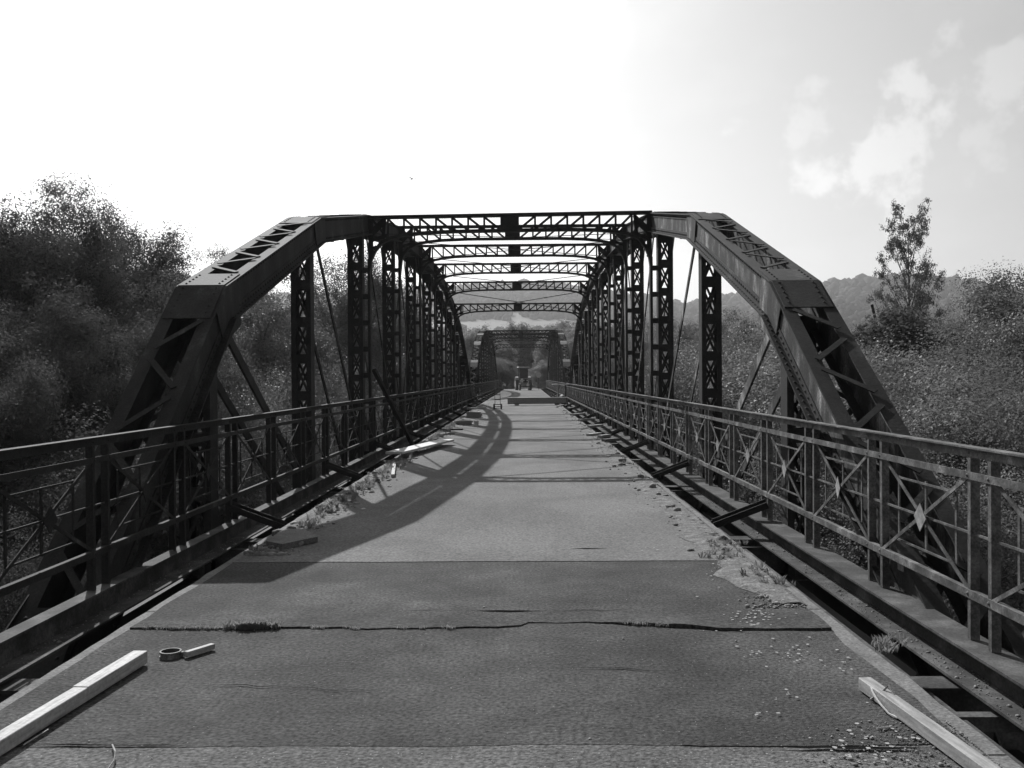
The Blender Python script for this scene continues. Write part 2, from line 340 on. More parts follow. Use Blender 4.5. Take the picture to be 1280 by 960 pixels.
# road running on beyond the bridge
mb = MB()
pr = None
for k in range(30):
    y0 = 119 + k * 3; cx = -.004 * (y0 - 119) ** 2 * .5
    cur = [(cx - 2.3, y0), (cx + 2.3, y0)]
    if pr: mb.hexa([(pr[0][0], pr[0][1], -.3), (pr[1][0], pr[1][1], -.3), (cur[1][0], cur[1][1], -.3), (cur[0][0], cur[0][1], -.3), (pr[0][0], pr[0][1], .0), (pr[1][0], pr[1][1], .0), (cur[1][0], cur[1][1], .0), (cur[0][0], cur[0][1], .0)])
    pr = cur
mb.build('road', M['asphalt_new'], kind='structure')

# ------------------------------------------------------------------ truss spans
P = 5.0
TZ = [-.55, 2.61, 4.19, 5.07, 5.61, 5.79, 5.79, 5.61, 5.07, 4.19, 2.61, -.55]
TOP = [Vector((0, i * P, z)) for i, z in enumerate(TZ)]
DEP = .39; XI, XO = 3.04, 3.51; NB = 11
def mitres():
    M_ = []
    for i in range(12):
        ns = []
        for a, b in ((i - 1, i), (i, i + 1)):
            if 0 <= a and b <= 11:
                d = (TOP[b] - TOP[a]).normalized(); ns.append(Vector((0, -d.z, d.y)))
        m_ = sum(ns, Vector()).normalized(); M_.append(m_ / m_.dot(ns[0]))
    return M_
MIT = mitres()
def cpt(i, off): return TOP[i] - MIT[i] * off
TOP_BASE = [v.copy() for v in TOP]
def set_side(s):
    TOP[0] = TOP_BASE[0] + (Vector((0, 1.15, 0)) if s < 0 else Vector((0, 0, 0)))
    MIT[:] = mitres()
def strip(mb, i, x0, x1, o0, o1, f0=0, f1=1):
    """a mitred piece of chord between nodes i and i+1: across x0..x1, o0..o1 below the top line"""
    A0, A1, B0, B1 = cpt(i, o0), cpt(i, o1), cpt(i + 1, o0), cpt(i + 1, o1)
    a0 = A0.lerp(B0, f0); b0 = A0.lerp(B0, f1); a1 = A1.lerp(B1, f0); b1 = A1.lerp(B1, f1)
    X0, X1 = min(x0, x1), max(x0, x1)
    X = lambda v, x: (x, v.y, v.z)
    mb.hexa([X(a1, X0), X(a1, X1), X(b1, X1), X(b1, X0), X(a0, X0), X(a0, X1), X(b0, X1), X(b0, X0)])
def ease(f): return f
def make_span(y0, label, full):
    root = thing('bridge_span', label, 'bridge', (0, y0, 0))
    for s in (-1, 1):
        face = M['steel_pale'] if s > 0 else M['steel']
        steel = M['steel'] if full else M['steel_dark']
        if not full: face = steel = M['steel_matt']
        if full: set_side(s)
        else: set_side(1)
        for i in range(NB):
            near = full and i < 4
            nm = 'end_post' if i in (0, NB - 1) else 'top_chord'
            mb = MB(); wb = MB()
            for xw, inw in ((XI, 1), (XO, -1)):
                xa = s * xw; sg = s * inw
                strip(wb, i, xa, xa + sg * .014, .012, DEP)                          # web
                strip(mb, i, xa - sg * .0, xa + sg * .09, 0, .012)                     # top flange turned inwards
                strip(mb, i, xa - sg * .05, xa, .0, .014)                             # outer lip of the top flange
                strip(mb, i, xa - sg * .095, xa + sg * .10, DEP, DEP + .016)          # bottom flange
                strip(mb, i, xa - sg * .012, xa, .014, .09); strip(mb, i, xa - sg * .012, xa, DEP - .09, DEP)   # angle legs
            ch = mb.build(nm, steel, root); wb.build('web_plate', face, ch)
            # batten plates at the nodes and cross lacing between
            L_ = (TOP[i + 1] - TOP[i]).length
            e0 = .62 / L_; e1 = 1 - (.62 / L_)
            lb = MB() if not near else None
            for (f0, f1) in ((0, e0), (e1, 1)):
                q = MB(); strip(q, i, s * (XI - .02), s * (XO + .02), -.013, -.001, f0, f1)
                if near: q.build('batten_plate', M['steel'], ch)
                else: lb.v, lb.f = merge(lb, q)
            nbar = max(2, 2 * round((e1 - e0) * L_ / 1.08)); d = (TOP[i + 1] - TOP[i])
            for k in range(nbar):
                fa = e0 + (e1 - e0) * k / nbar + .02; fb = e0 + (e1 - e0) * (k + 1) / nbar - .012
                xa, xb = (XI + .05, XO - .05) if k % 2 == 0 else (XO - .05, XI + .05)
                up = MIT[i] * 0 + Vector((0, -d.z, d.y)).normalized() * (.010 + .012 * (k % 2))
                a = TOP[i] + d * fa + up; b = TOP[i] + d * fb + up
                a.x = s * xa; b.x = s * xb
                q = MB().bar(a, b, .06, .012, Vector((0, -d.z, d.y)).cross(b - a))
                if near: q.build('lacing_bar', M['steel'], ch)
                else: lb.v, lb.f = merge(lb, q)
            # underside lacing
            ub = MB()
            for k in range(nbar):
                fa = e0 + (e1 - e0) * k / nbar; fb = e0 + (e1 - e0) * (k + 1) / nbar
                dn = Vector((0, d.z, -d.y)).normalized() * (DEP + .024 + .0125 * (k % 2)); a = TOP[i] + d * fa + dn; b = TOP[i] + d * fb + dn
                a.x = s * (XI if k % 2 else XO); b.x = s * (XO if k % 2 else XI)
                ub.bar(a, b, .06, .010, Vector((0, -d.z, d.y)).cross(b - a))
            ub.build('underside_lacing', M['steel_dark'], ch, kind='stuff')
            if lb is not None and lb.v: lb.build('lacing', M['steel_dark'], ch, kind='stuff')
            if full and i < 5:
                rv = MB(); n = int(L_ / .115); nn = Vector((0, -d.z, d.y)).normalized()
                for k in range(n):
                    f = (k + .5) / n; pt = TOP[i] + d * f
                    for xw, inw in ((XI, 1), (XO, -1)):
                        sg = s * inw
                        q = pt - nn * (DEP - .045); rv.rivet((s * xw - sg * .012, q.y, q.z), (-sg, 0, 0))
                        q = pt - nn * .05; rv.rivet((s * xw - sg * .012, q.y, q.z), (-sg, 0, 0))
                        q = pt - nn * DEP; rv.rivet((s * xw - sg * .055, q.y, q.z), nn, .018, .014)
                        q = pt + nn * .014
                        if f < e0 or f > e1: rv.rivet((s * xw + sg * .05, q.y, q.z), nn, .018, .014)
                rv.build('rivets', M['steel'], ch, kind='stuff')
            if full and i < 3:                                                     # bolt heads where the lacing crosses
                pass
        # gusset plates on both webs at the elbow, crest and feet
        for i in (0, 1, 2, 9, 10, 11):
            c_ = TOP[i]; zc = c_.z
            if i in (0, 11):
                sg_ = 1 if i == 0 else -1
                pts = [(c_.y - .25 * sg_, -1.0), (c_.y + 1.15 * sg_, -1.0), (c_.y + 1.15 * sg_, -.55), (c_.y + .62 * sg_, -.05), (c_.y + .2 * sg_, -.28), (c_.y - .25 * sg_, -.75)]
            else:
                A = cpt(i, .03).lerp(cpt(i - 1, .03), .11); B = cpt(i, .03); C_ = cpt(i, .03).lerp(cpt(i + 1, .03), .11)
                dd = .56 if i in (1, 10) else .40
                D_ = cpt(i, dd).lerp(cpt(i + 1, dd), .07); E_ = cpt(i, dd + .03); F_ = cpt(i, dd).lerp(cpt(i - 1, dd), .07)
                A = A.lerp(B, .25); C_ = C_.lerp(B, .25)
                pts = [(q.y, q.z) for q in (A, B, C_, D_, E_, F_)]
            for xw in (XI - .0145, XO + .0145):
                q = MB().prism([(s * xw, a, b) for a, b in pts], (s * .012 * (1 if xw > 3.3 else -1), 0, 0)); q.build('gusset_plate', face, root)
        # columns
        for i in range(1, NB):
            yc = i * P; zt = TZ[i] - DEP - .02; zb = -.62; x0, x1 = 3.15, 3.47; hw = .12
            mb = MB()
            for xx in (x0, x1):
                sg = 1 if xx == x0 else -1
                mb.box(*sorted((s * xx, s * (xx + sg * .013))), yc - hw, yc + hw, zb, zt)
                for yy in (yc - hw - .012, yc + hw):
                    mb.box(*sorted((s * xx, s * (xx + sg * .075))), yy, yy + .012, zb, zt)
            ch = mb.build('column', M['steel_dark'], root)
            near = full and i < 5
            st = MB(); per = .6; n = int((zt - zb) / per)
            # solid head plate up to the chord
            for yy in (yc - hw - .026, yc + hw + .014):
                q = MB().box(*sorted((s * (x0 + .01), s * (x1 - .01))), yy, yy + .012, zt - .22, zt + .02)
                front = yy < yc
                if near and front: q.build('batten_plate', M['steel_dark'], ch)
                else: st.v, st.f = merge(st, q)
                for k in range(n):
                    z = zt - .22 - per * (k + 1) + .06
                    if z < zb: break
                    q = MB().box(*sorted((s * (x0 + .01), s * (x1 - .01))), yy, yy + .012, z, z + .15)
                    if near and front and z > -.3: q.build('batten_plate', M['steel_dark'], ch)
                    else: st.v, st.f = merge(st, q)
                    for a_, b_2, dy in ((x0 + .05, x1 - .05, 0), (x1 - .05, x0 + .05, .0125)):
                        q = MB().bar((s * a_, yy + .006 + (dy if yy > yc else -dy), z + .13), (s * b_2, yy + .006 + (dy if yy > yc else -dy), z + per + .04), .036, .010, (1, 0, 0))
                        if near and front and z > .3: q.build('lacing_bar', M['steel_dark'], ch)
                        else: st.v, st.f = merge(st, q)
            if st.v: st.build('lacing', M['steel_dark'], ch, kind='stuff')
            # ladder leg of the sway frame
            if 3 <= i <= 8:
                lg = MB(); zk = TZ[i] - .95
                lg.box(*sorted((s * 2.99, s * 3.045))[:2], yc - .09, yc + .09, -.3, zk)
                lo_ = lg.build('sway_frame_leg', M['steel_dark'], root)
                k = 0; z = -.1; stt = MB()
                while z < zk:
                    q = MB().box(*sorted((s * 3.0, s * 3.16))[:2], yc - .106, yc - .091, z, z + .11)
                    if near: q.build('batten_plate', M['steel_dark'], lo_)
                    else: stt.v, stt.f = merge(stt, q)
                    z += .56
                if stt.v: stt.build('battens', M['steel_dark'], lo_, kind='stuff')
        # diagonals
        for i in range(1, NB - 1):
            prs = []
            if i <= 5: prs.append((i, i + 1))
            if i >= 5: prs.append((i + 1, i))
            if i in (4,): prs.append((i + 1, i))
            if i in (6,): prs.append((i, i + 1))
            for a, b in prs:
                for xw in (3.10, 3.54):
                    wd = .13 if i in (1, 9) else (.10 if i in (2, 8) else .07)
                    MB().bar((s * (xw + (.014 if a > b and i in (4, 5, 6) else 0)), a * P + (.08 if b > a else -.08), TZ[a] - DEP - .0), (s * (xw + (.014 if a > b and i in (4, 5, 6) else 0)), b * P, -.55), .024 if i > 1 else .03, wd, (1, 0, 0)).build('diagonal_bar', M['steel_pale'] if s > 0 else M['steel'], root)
        # bottom chord
        mb = MB()
        for xw in (XI + .03, XO - .03):
            mb.box(*sorted((s * xw, s * (xw + .016))), -.2, 55.2, -1.0, -.62)
            mb.box(*sorted((s * (xw - .06), s * (xw + .08))), -.2, 55.2, -.62, -.604)
        mb.build('bottom_chord', M['steel_dark'], root)
        # edge girder carrying the railing: shallow rolled section
        mb = MB(); xg = 2.94
        e = (-6.0 if full else 0)
        mb.box(*sorted((s * (xg - (.13 if s > 0 else .075)), s * (xg + (.10 if s > 0 else .05)))), e, 55.2, -.016, 0.0)
        mb.box(*sorted((s * (xg - .014), s * (xg + .0))), e, 55.2, -.17, -.016)
        mb.box(*sorted((s * (xg - .19), s * (xg + .10))), e, 55.2, -.186, -.17)
        mb.build('edge_girder', M['girder'], root)
        # brackets from deck edge up to the railing at each node
        for i in range(1, NB + 1):
            yy = i * P - .12
            mb = MB().bar((s * 2.34, yy, -.02), (s * 2.92, yy, .2), .012, .07, (0, 1, 0))
            for dy in (-.06, .06): mb.bar((s * 2.34, yy + dy, -.05), (s * 2.92, yy + dy, .17), .012, .07, (0, 1, 0))
            mb.bar((s * 2.34, yy, -.05), (s * 2.92, yy, .17), .12, .012, (0, 1, 0))
            mb.build('edge_bracket', M['steel_dark'], root)
    # floor beams and stringers
    for i in range(NB + 1):
        yy = i * P; mb = MB()
        for z0, z1, hh in ((-.23, -.212, .11), (-.65, -.23, .008), (-.67, -.65, .11)):
            mb.box(-3.5, 3.5, yy - hh, yy + hh, z0, z1)
        mb.build('floor_beam', M['girder'], root)
        for s in (-1, 1):
            if full and i < 6:
                MB().box(*sorted((s * 2.2, s * 2.95)), yy - .55, yy - .47, -.3, -.22).build('outrigger', M['girder'], root)
    for xx in (-2.0, -1.0, 0, 1.0, 2.0, -2.52, 2.52):
        mb = MB(); e = -6 if full else 0
        mb.box(xx - .008, xx + .008, e, 55.2, -.52 if abs(xx) < 2.3 else -.62, -.24); mb.box(xx - .08, xx + .08, e, 55.2, -.24, -.232)
        mb.box(xx - .08, xx + .08, e, 55.2, -.53 if abs(xx) < 2.3 else -.63, -.52 if abs(xx) < 2.3 else -.62)
        mb.build('stringer', M['girder'], root)
    # sway beams across the top
    for i in range(3, 9):
        yc = i * P; zt = TZ[i] + .005; tilt = .018 if i == 3 else 0
        zz = lambda x, z: z + tilt * (x) * .5
        zb = zt - .36
        mb = MB(); X = 3.04
        mb.bar((-X, yc, zz(-X, zt - .03)), (X, yc, zz(X, zt - .03)), .2, .06, (0, 1, 0))
        arc = [(-3.02, zt - 1.15), (-2.99, zt - .95), (-2.90, zt - .75), (-2.76, zt - .58), (-2.55, zt - .48), (-2.28, zt - .425), (-1.9, zt - .385), (-1.2, zb)]
        pl = arc + [(-x, z) for x, z in arc[::-1]]
        for a, b in zip(pl[:-1], pl[1:]):
            mb.bar((a[0], yc, zz(*a)), (b[0], yc, zz(*b)), .16, .062, (0, 1, 0))
        cb = mb.build('sway_beam', M['steel_dark'], root)
        near = full and i < 6
        st = MB()
        q = MB().box(-.2, .2, yc - .01, yc + .01, zb, zt - .03)
        q.build('centre_plate', M['steel_dark'], cb)
        for s in (-1, 1):
            for k in range(8):
                xa = .2 + k * .345; xb = xa + .345
                # height of bottom flange
                def bz(x):
                    for (a, za), (b, zb_) in zip(arc[:-1], arc[1:]):
                        if a <= -x <= b: return za + (zb_ - za) * (-x - a) / (b - a)
                    return zb
                if xb > 3.0: continue
                q1 = MB().bar((s * xb, yc + .012, zz(s * xb, bz(xb))), (s * xb, yc + .012, zz(s * xb, zt - .05)), .045, .012, (1, 0, 0))
                q2 = MB().bar((s * xa, yc - .012, zz(s * xa, bz(xa) + .02)), (s * xb, yc - .012, zz(s * xb, zt - .06)), .05, .012, (1, 0, 0))
                for q in (q1, q2):
                    if near: q.build('web_bar', M['steel_dark'], cb)
                    else: st.v, st.f = merge(st, q)
            # knee: pierced end plate
            kp = MB()
            kp.box(*sorted((s * 2.93, s * 3.04)), yc - .008, yc + .008, zt - .95, zt - .03)
            for (xa, za, xb, zb2) in ((2.98, .55, 2.6, .43), (2.98, .35, 2.66, .06), (2.98, .75, 2.86, .68), (2.68, .05, 2.72, .52), (2.98, .45, 2.7, .18)):
                kp.bar((s * xa, yc, zt - za), (s * xb, yc, zt - zb2), .075, .016, (1, 0, 0))
            kp.build('knee_plate', M['steel_dark'], cb)
        if st.v: st.build('web_bars', M['steel_dark'], cb, kind='stuff')
    # flat wind bracing between the sway beams, crossing at the centre line
    for i in range(3, 8):
        for s in (-1, 1):
            a = (s * 2.9, i * P, TZ[i] - .40 - (.02 if s > 0 else 0)); b = (-s * 2.9, (i + 1) * P, TZ[i + 1] - .40 - (.02 if s > 0 else 0))
            MB().bar(a, b, .075, .012, (1, 0, 0)).build('wind_brace', M['steel_dark'], root)
    return root
def merge(a, b):
    n = len(a.v); return a.v + b.v, a.f + [tuple(i + n for i in f) for f in b.f]
Y1 = 5.6; Y2 = 63.0
make_span(Y1, 'near riveted steel truss span with polygonal top chords over the road, nearest the viewer', True)
make_span(Y2, 'smaller looking far steel truss span seen through the near one', False)

# ------------------------------------------------------------------ railings
def make_railing(side, y0, y1, label, full, first):
    x = side * 2.94
    root = thing('railing', label, 'railing', (x, y0, 0)); m = M['steel_rail'] if side > 0 else M['steel']  # sunlit right and shaded left put into two steel colours
    Ln = y1 - y0; PL = P / 3; sg = -side
    def bx(mb, a0, a1, z0, z1, t0, t1): mb.box(*sorted((sg * t0, sg * t1)), a0, a1, z0, z1)
    q = MB(); bx(q, 0, Ln, 1.085, 1.14, -.004, .008); bx(q, 0, Ln, 1.14, 1.15, -.035, .04); q.build('handrail', m, root)
    q = MB(); bx(q, 0, Ln, .955, 1.0, .010, .018); q.build('middle_rail', m, root)
    q = MB(); bx(q, 0, Ln, .25, .30, .010, .018); bx(q, 0, Ln, .292, .30, -.02, .010); q.build('bottom_rail', m, root)
    q = MB(); bx(q, 0, Ln, .622, .636, -.022, -.012); q.build('thin_rail', m, root)
    if full:
        post = MB(); bx(post, -.02, .02, .002, 1.084, -.004, .0095); bx(post, -.02, -.012, .002, 1.084, -.045, -.004); post = post.mesh('post', m)
        def mk(f):
            q = MB(); f(q); return q.mesh('bar', m)
        h = PL / 2; e = .145; z0, z1 = .29, .965
        ya, yb = -h + e, h - e; fr = .17
        P0 = (ya + (yb - ya) * fr, yb - (yb - ya) * fr); Zq = (z0 + (z1 - z0) * fr, z1 - (z1 - z0) * fr)
        d1 = mk(lambda q: q.bar((sg * -.006, ya, z0), (sg * -.006, yb, z1), .008, .026, (1, 0, 0)))
        d2 = mk(lambda q: q.bar((sg * .004, ya, z1), (sg * .004, yb, z0), .008, .026, (1, 0, 0)))
        hb = mk(lambda q: q.bar((sg * -.018, P0[0], Zq[1]), (sg * -.018, P0[1], Zq[1]), .008, .014, (1, 0, 0)))
        hb2 = mk(lambda q: q.bar((sg * -.018, P0[0], Zq[0]), (sg * -.018, P0[1], Zq[0]), .008, .014, (1, 0, 0)))
        vb = mk(lambda q: q.bar((sg * -.03, 0, Zq[0] - .01), (sg * -.03, 0, Zq[1] + .01), .024, .010, (0, 1, 0)))
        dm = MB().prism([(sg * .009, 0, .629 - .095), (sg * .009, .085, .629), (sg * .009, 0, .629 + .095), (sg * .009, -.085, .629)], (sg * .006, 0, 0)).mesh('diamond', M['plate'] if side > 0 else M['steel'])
        k0 = math.ceil((y0 - Y1) / PL + 1e-6); k1 = math.floor((y1 - Y1) / PL + 1e-6)
        ks = list(range(k0, k1 + 1))
        nb = 0
        for k in ks:
            yy = Y1 + k * PL - y0
            for dy in (-.13, .13):
                if 0 < yy + dy < Ln: link('post', post, root, loc=(0, yy + dy + rnd.uniform(-.006, .006), 0)).rotation_euler = (rnd.uniform(-.006, .006), 0, rnd.uniform(-.05, .05))
        for k in range(k0 - 1, k1 + 1):
            yc = Y1 + (k + .5) * PL - y0
            if yc - h < -.1 or yc + h > Ln + .2: continue
            nb += 1
            j = lambda: rnd.uniform(-.004, .004)
            for dd_ in (d1, d2): link('diagonal_bar', dd_, root, loc=(0, yc, j())).rotation_euler = (rnd.uniform(-.012, .012), 0, rnd.uniform(-.004, .004))
            link('crossbar', hb, root, loc=(0, yc, j())); link('crossbar', hb2, root, loc=(0, yc, j()))
            for yy in (P0[0], 0, P0[1]): link('upright_bar', vb, root, loc=(sg * (0 if yy else -.002), yc + yy, j()))
            link('diamond_plate', dm, root, loc=(0, yc, j())).rotation_euler = (rnd.uniform(-.08, .08), 0, rnd.uniform(-.1, .1))
        rv = MB()
        for k in ks:
            for dy in (-.13, .13):
                for z in (.275, .978, 1.11): rv.rivet((sg * (.018 if z < 1.05 else .008), Y1 + k * PL - y0 + dy, z), (sg, 0, 0), .013, .010)
        rv.build('rivets', m, root, kind='stuff')
    else:
        q = MB(); k = 0
        while k * PL < Ln:
            for dy in (-.13, .13): bx(q, k * PL + dy - .02, k * PL + dy + .02, 0.002, 1.085, -.004, .01)
            a0, a1 = k * PL + .15, (k + 1) * PL - .15
            q.bar((0, a0, .3), (0, a1, .96), .008, .03, (1, 0, 0)); q.bar((.01, a1, .3), (.01, a0, .96), .008, .03, (1, 0, 0)); k += 1
        q.build('posts_and_bars', m, root, kind='stuff')
    return root
make_railing(-1, 1.0, 60.8, 'shaded steel railing with crossed bars along the left road edge, near span', True, True)
make_railing(1, 1.0, 60.8, 'sunlit rusty steel railing with small diamond plates along the right road edge, near span', True, True)
make_railing(-1, 63.2, 118.2, 'far steel railing on the left of the second span', False, True)
make_railing(1, 63.2, 118.2, 'far steel railing on the right of the second span', False, True)

# pier and abutments
q = MB().box(-4.2, 4.2, 61.1, 62.7, -9, -1.1); q.box(-4.5, 4.5, 60.8, 63.0, -1.1, -1.02)
pr_ = q.build('bridge_pier', M['concrete']); tag(pr_, 'concrete pier carrying the bearings between the two truss spans', 'pier')
q = MB().box(-4.6, 4.6, -6.5, -.6, -6, -.64); tag(q.build('abutment', M['concrete']), 'concrete abutment under the near end of the bridge', 'abutment')
q = MB().box(-4.6, 4.6, 118.3, 124, -6, -.32); tag(q.build('abutment', M['concrete']), 'concrete abutment under the far end of the bridge', 'abutment')

# ------------------------------------------------------------------ trees
rng = np.random.default_rng(11)
def leaves_mesh(name, cen, sizes, n_per, llen, lwid, m, droop=.3, flat=1.0):
    """many small leaf faces spread through clumps"""
    n = int(np.sum(n_per)); idx = np.repeat(np.arange(len(cen)), n_per)
    dirs = rng.normal(size=(n, 3)); dirs /= np.linalg.norm(dirs, axis=1)[:, None]
    rad = rng.random(n) ** .6
    p = cen[idx] + dirs * rad[:, None] * sizes[idx][:, None] * np.array([1, 1, flat])
    nr = dirs * 1.0 + rng.normal(size=(n, 3)) * .3; nr[:, 2] += .35
    a = rng.normal(size=(n, 3)); a[:, 2] -= droop * 2; a = np.cross(nr, np.cross(a, nr)); a /= np.linalg.norm(a, axis=1)[:, None] + 1e-9
    b = np.cross(a, nr); b /= np.linalg.norm(b, axis=1)[:, None] + 1e-9
    ls = llen * rng.uniform(.6, 1.3, n)[:, None]; ws = lwid * rng.uniform(.7, 1.2, n)[:, None]
    v = np.stack([p - a * ls / 2, p + b * ws / 2 - a * ls * .05, p + a * ls / 2, p - b * ws / 2 - a * ls * .05], 1).reshape(-1, 3)
    return np_mesh(name, v, np.arange(n * 4).reshape(-1, 4), m)
def tree(name, seed, H, Rc, base, nlimb, nsub, leaves, llen, lwid, m, form='round', csize=.5, flat=.8, droop=.3, tr=.16):
    """trunk with limbs and twigs; leaf clumps along the twigs"""
    r = random.Random(seed); mb = MB(); cen = []; sz = []
    tops = []
    n = 9; tp = []
    wx, wy = r.uniform(-.06, .06), r.uniform(-.06, .06)
    top = H * (.92 if form in ('poplar', 'conifer') else .72)
    for k in range(n):
        f = k / (n - 1); z = top * f
        tp.append(Vector((wx * z + .12 * math.sin(3 * f + seed) * f, wy * z + .12 * math.cos(4 * f + seed) * f, z)))
    mb.tube(tp, [tr * (1 - .85 * k / (n - 1)) for k in range(n)], 7)
    for i in range(nlimb):
        f = base + (1 - base) * ((i + r.random() * .6) / nlimb); k = f * (n - 1) * .98; a = tp[int(k)].lerp(tp[min(int(k) + 1, n - 1)], k % 1)
        ang = i * 2.4 + r.uniform(-.4, .4); z0 = a.z
        rel = z0 / H
        if form == 'poplar': reach = Rc * (1.1 - .75 * rel) * r.uniform(.6, 1.1); rise = reach * r.uniform(1.0, 1.7)
        elif form == 'conifer': reach = Rc * (1.15 - 1.05 * rel) * r.uniform(.8, 1.1); rise = -.12 * reach
        elif form == 'bush': reach = Rc * r.uniform(.7, 1.05); rise = (H - z0) * r.uniform(.25, .95)
        else:
            reach = Rc * (.75 + .4 * math.sin(math.pi * min(1, (rel - .1) * 1.25))) * r.uniform(.65, 1.1); rise = (H - z0) * r.uniform(.3, .95)
            if i % 4 == 3: reach *= .45; rise = (H - z0) * r.uniform(.85, 1.02)
        e = a + Vector((math.cos(ang) * reach, math.sin(ang) * reach, rise)); mid = a.lerp(e, .5) + Vector((r.uniform(-.2, .2), r.uniform(-.2, .2), .12 * reach))
        if form in ('round', 'bush'):
            cz, rz_, rx_ = (.56 * H, .46 * H, Rc * 1.08) if form == 'round' else (.45 * H, .56 * H, Rc * 1.08)
            q_ = math.sqrt((e.x ** 2 + e.y ** 2) / rx_ ** 2 + ((e.z - cz) / rz_) ** 2)
            if q_ > .78:
                e = Vector((e.x / q_ * .78, e.y / q_ * .78, cz + (e.z - cz) / q_ * .78)); mid = a.lerp(e, .5) + Vector((r.uniform(-.2, .2), r.uniform(-.2, .2), .05 * reach))
        rl = tr * .42 * (1 - .6 * rel)
        pts = [a, a.lerp(mid, .5) + Vector((0, 0, .03 * reach)), mid, mid.lerp(e, .5) + Vector((r.uniform(-.1, .1), r.uniform(-.1, .1), .05 * reach)), e]
        mb.tube(pts, [rl, rl * .8, rl * .6, rl * .4, rl * .12], 5)
        for j in range(nsub):
            g_ = r.uniform(.25, 1); q = g_ * 4; b0 = pts[min(int(q), 3)].lerp(pts[min(int(q) + 1, 4)], min(1, q - int(q)))
            ln = min(reach, .55 * Rc) * r.uniform(.25, .5) * (1.15 - .5 * g_) + .12; th = ang + r.uniform(-1.5, 1.5)
            e2 = b0 + Vector((math.cos(th) * ln, math.sin(th) * ln, ln * r.uniform(-.35, .9) - droop * ln * .4))
            mb.tube([b0, b0.lerp(e2, .5) + Vector((0, 0, ln * .1)), e2], [rl * .3, rl * .2, rl * .06], 3)
            for u in (.35, .68, 1.0):
                c_ = b0.lerp(e2, u); cen.append((c_.x + r.uniform(-.1, .1), c_.y + r.uniform(-.1, .1), c_.z + .05)); sz.append(csize * r.uniform(.45, 1.25))
    cen = np.array(cen); sz = np.array(sz)
    if form in ('round', 'bush'):
        cz, rz_, rx_ = (.56 * H, .46 * H, Rc * 1.08) if form == 'round' else (.45 * H, .56 * H, Rc * 1.08)
        nf = int(len(cen) * 1.0); rg_ = np.random.default_rng(seed); u_ = rg_.normal(size=(nf, 3)); u_ /= np.linalg.norm(u_, axis=1)[:, None]
        u_ *= (rg_.random(nf) ** .35 * .95)[:, None]; cen = np.concatenate([cen, u_ * np.array([rx_, rx_, rz_]) + np.array([0, 0, cz])]); sz = np.concatenate([sz, csize * rg_.uniform(.5, 1.3, nf)])
        q = (cen - np.array([0, 0, cz])) / np.array([rx_, rx_, rz_]); rr_n = np.linalg.norm(q, axis=1); dr = q / (rr_n[:, None] + 1e-6)
        lim = .90 + .06 * np.sin(dr[:, 0] * 5 + seed) + .05 * np.sin(dr[:, 1] * 6 + 2 * seed) + .06 * np.sin(dr[:, 2] * 7 + dr[:, 0] * 4 + seed)
        kp = (rr_n < lim) & (cen[:, 2] > .03 * H); cen = cen[kp]; sz = sz[kp]
    wgt = sz ** 2; npn = np.maximum(1, (leaves * wgt / wgt.sum())).astype(int)
    return mb.mesh('trunk', M['bark']), leaves_mesh('crown', cen, sz, npn, llen, lwid, m, droop, flat)
KT = {}
KT['willow_a'] = tree('w', 1, 13, 4.6, .1, 26, 5, 260000, .092, .034, M['leaf_dark'], csize=.8, droop=.4, tr=.3)
KT['willow_b'] = tree('w', 2, 11, 3.8, .1, 24, 5, 210000, .09, .034, M['leaf_dark'], csize=.72, droop=.4, tr=.25)
KT['mid_a'] = tree('m', 3, 9.5, 3.0, .12, 20, 4, 120000, .07, .042, M['leaf_mid'], csize=.66, tr=.18, droop=.1)
KT['mid_b'] = tree('m', 4, 8, 2.9, .1, 20, 4, 110000, .07, .042, M['leaf_mid'], csize=.66, tr=.16, droop=.1)
KT['bush_a'] = tree('b', 5, 5.2, 2.3, .03, 20, 4, 150000, .042, .027, M['leaf_pale'], form='bush', csize=.55, tr=.09, droop=.05)
KT['bush_b'] = tree('b', 6, 4.2, 2.0, .03, 18, 4, 130000, .040, .026, M['leaf_mid'], form='bush', csize=.48, tr=.08, droop=.05)
KT['poplar'] = tree('p', 7, 15, 4.2, .22, 54, 8, 24000, .14, .08, M['leaf_mid'], form='poplar', csize=.33, tr=.17, droop=.1)
KT['conifer'] = tree('c', 8, 7, 1.7, .08, 44, 6, 22000, .14, .05, M['leaf_dark'], form='conifer', csize=.3, tr=.12, droop=.3)
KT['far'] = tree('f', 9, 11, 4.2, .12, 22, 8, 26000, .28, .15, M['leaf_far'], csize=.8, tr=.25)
for k, (tm, cm) in KT.items(): tm.name = k + '_trunk'; cm.name = k + '_crown'
def at(px, Y): return (px - 656) / 1200 * Y + .3
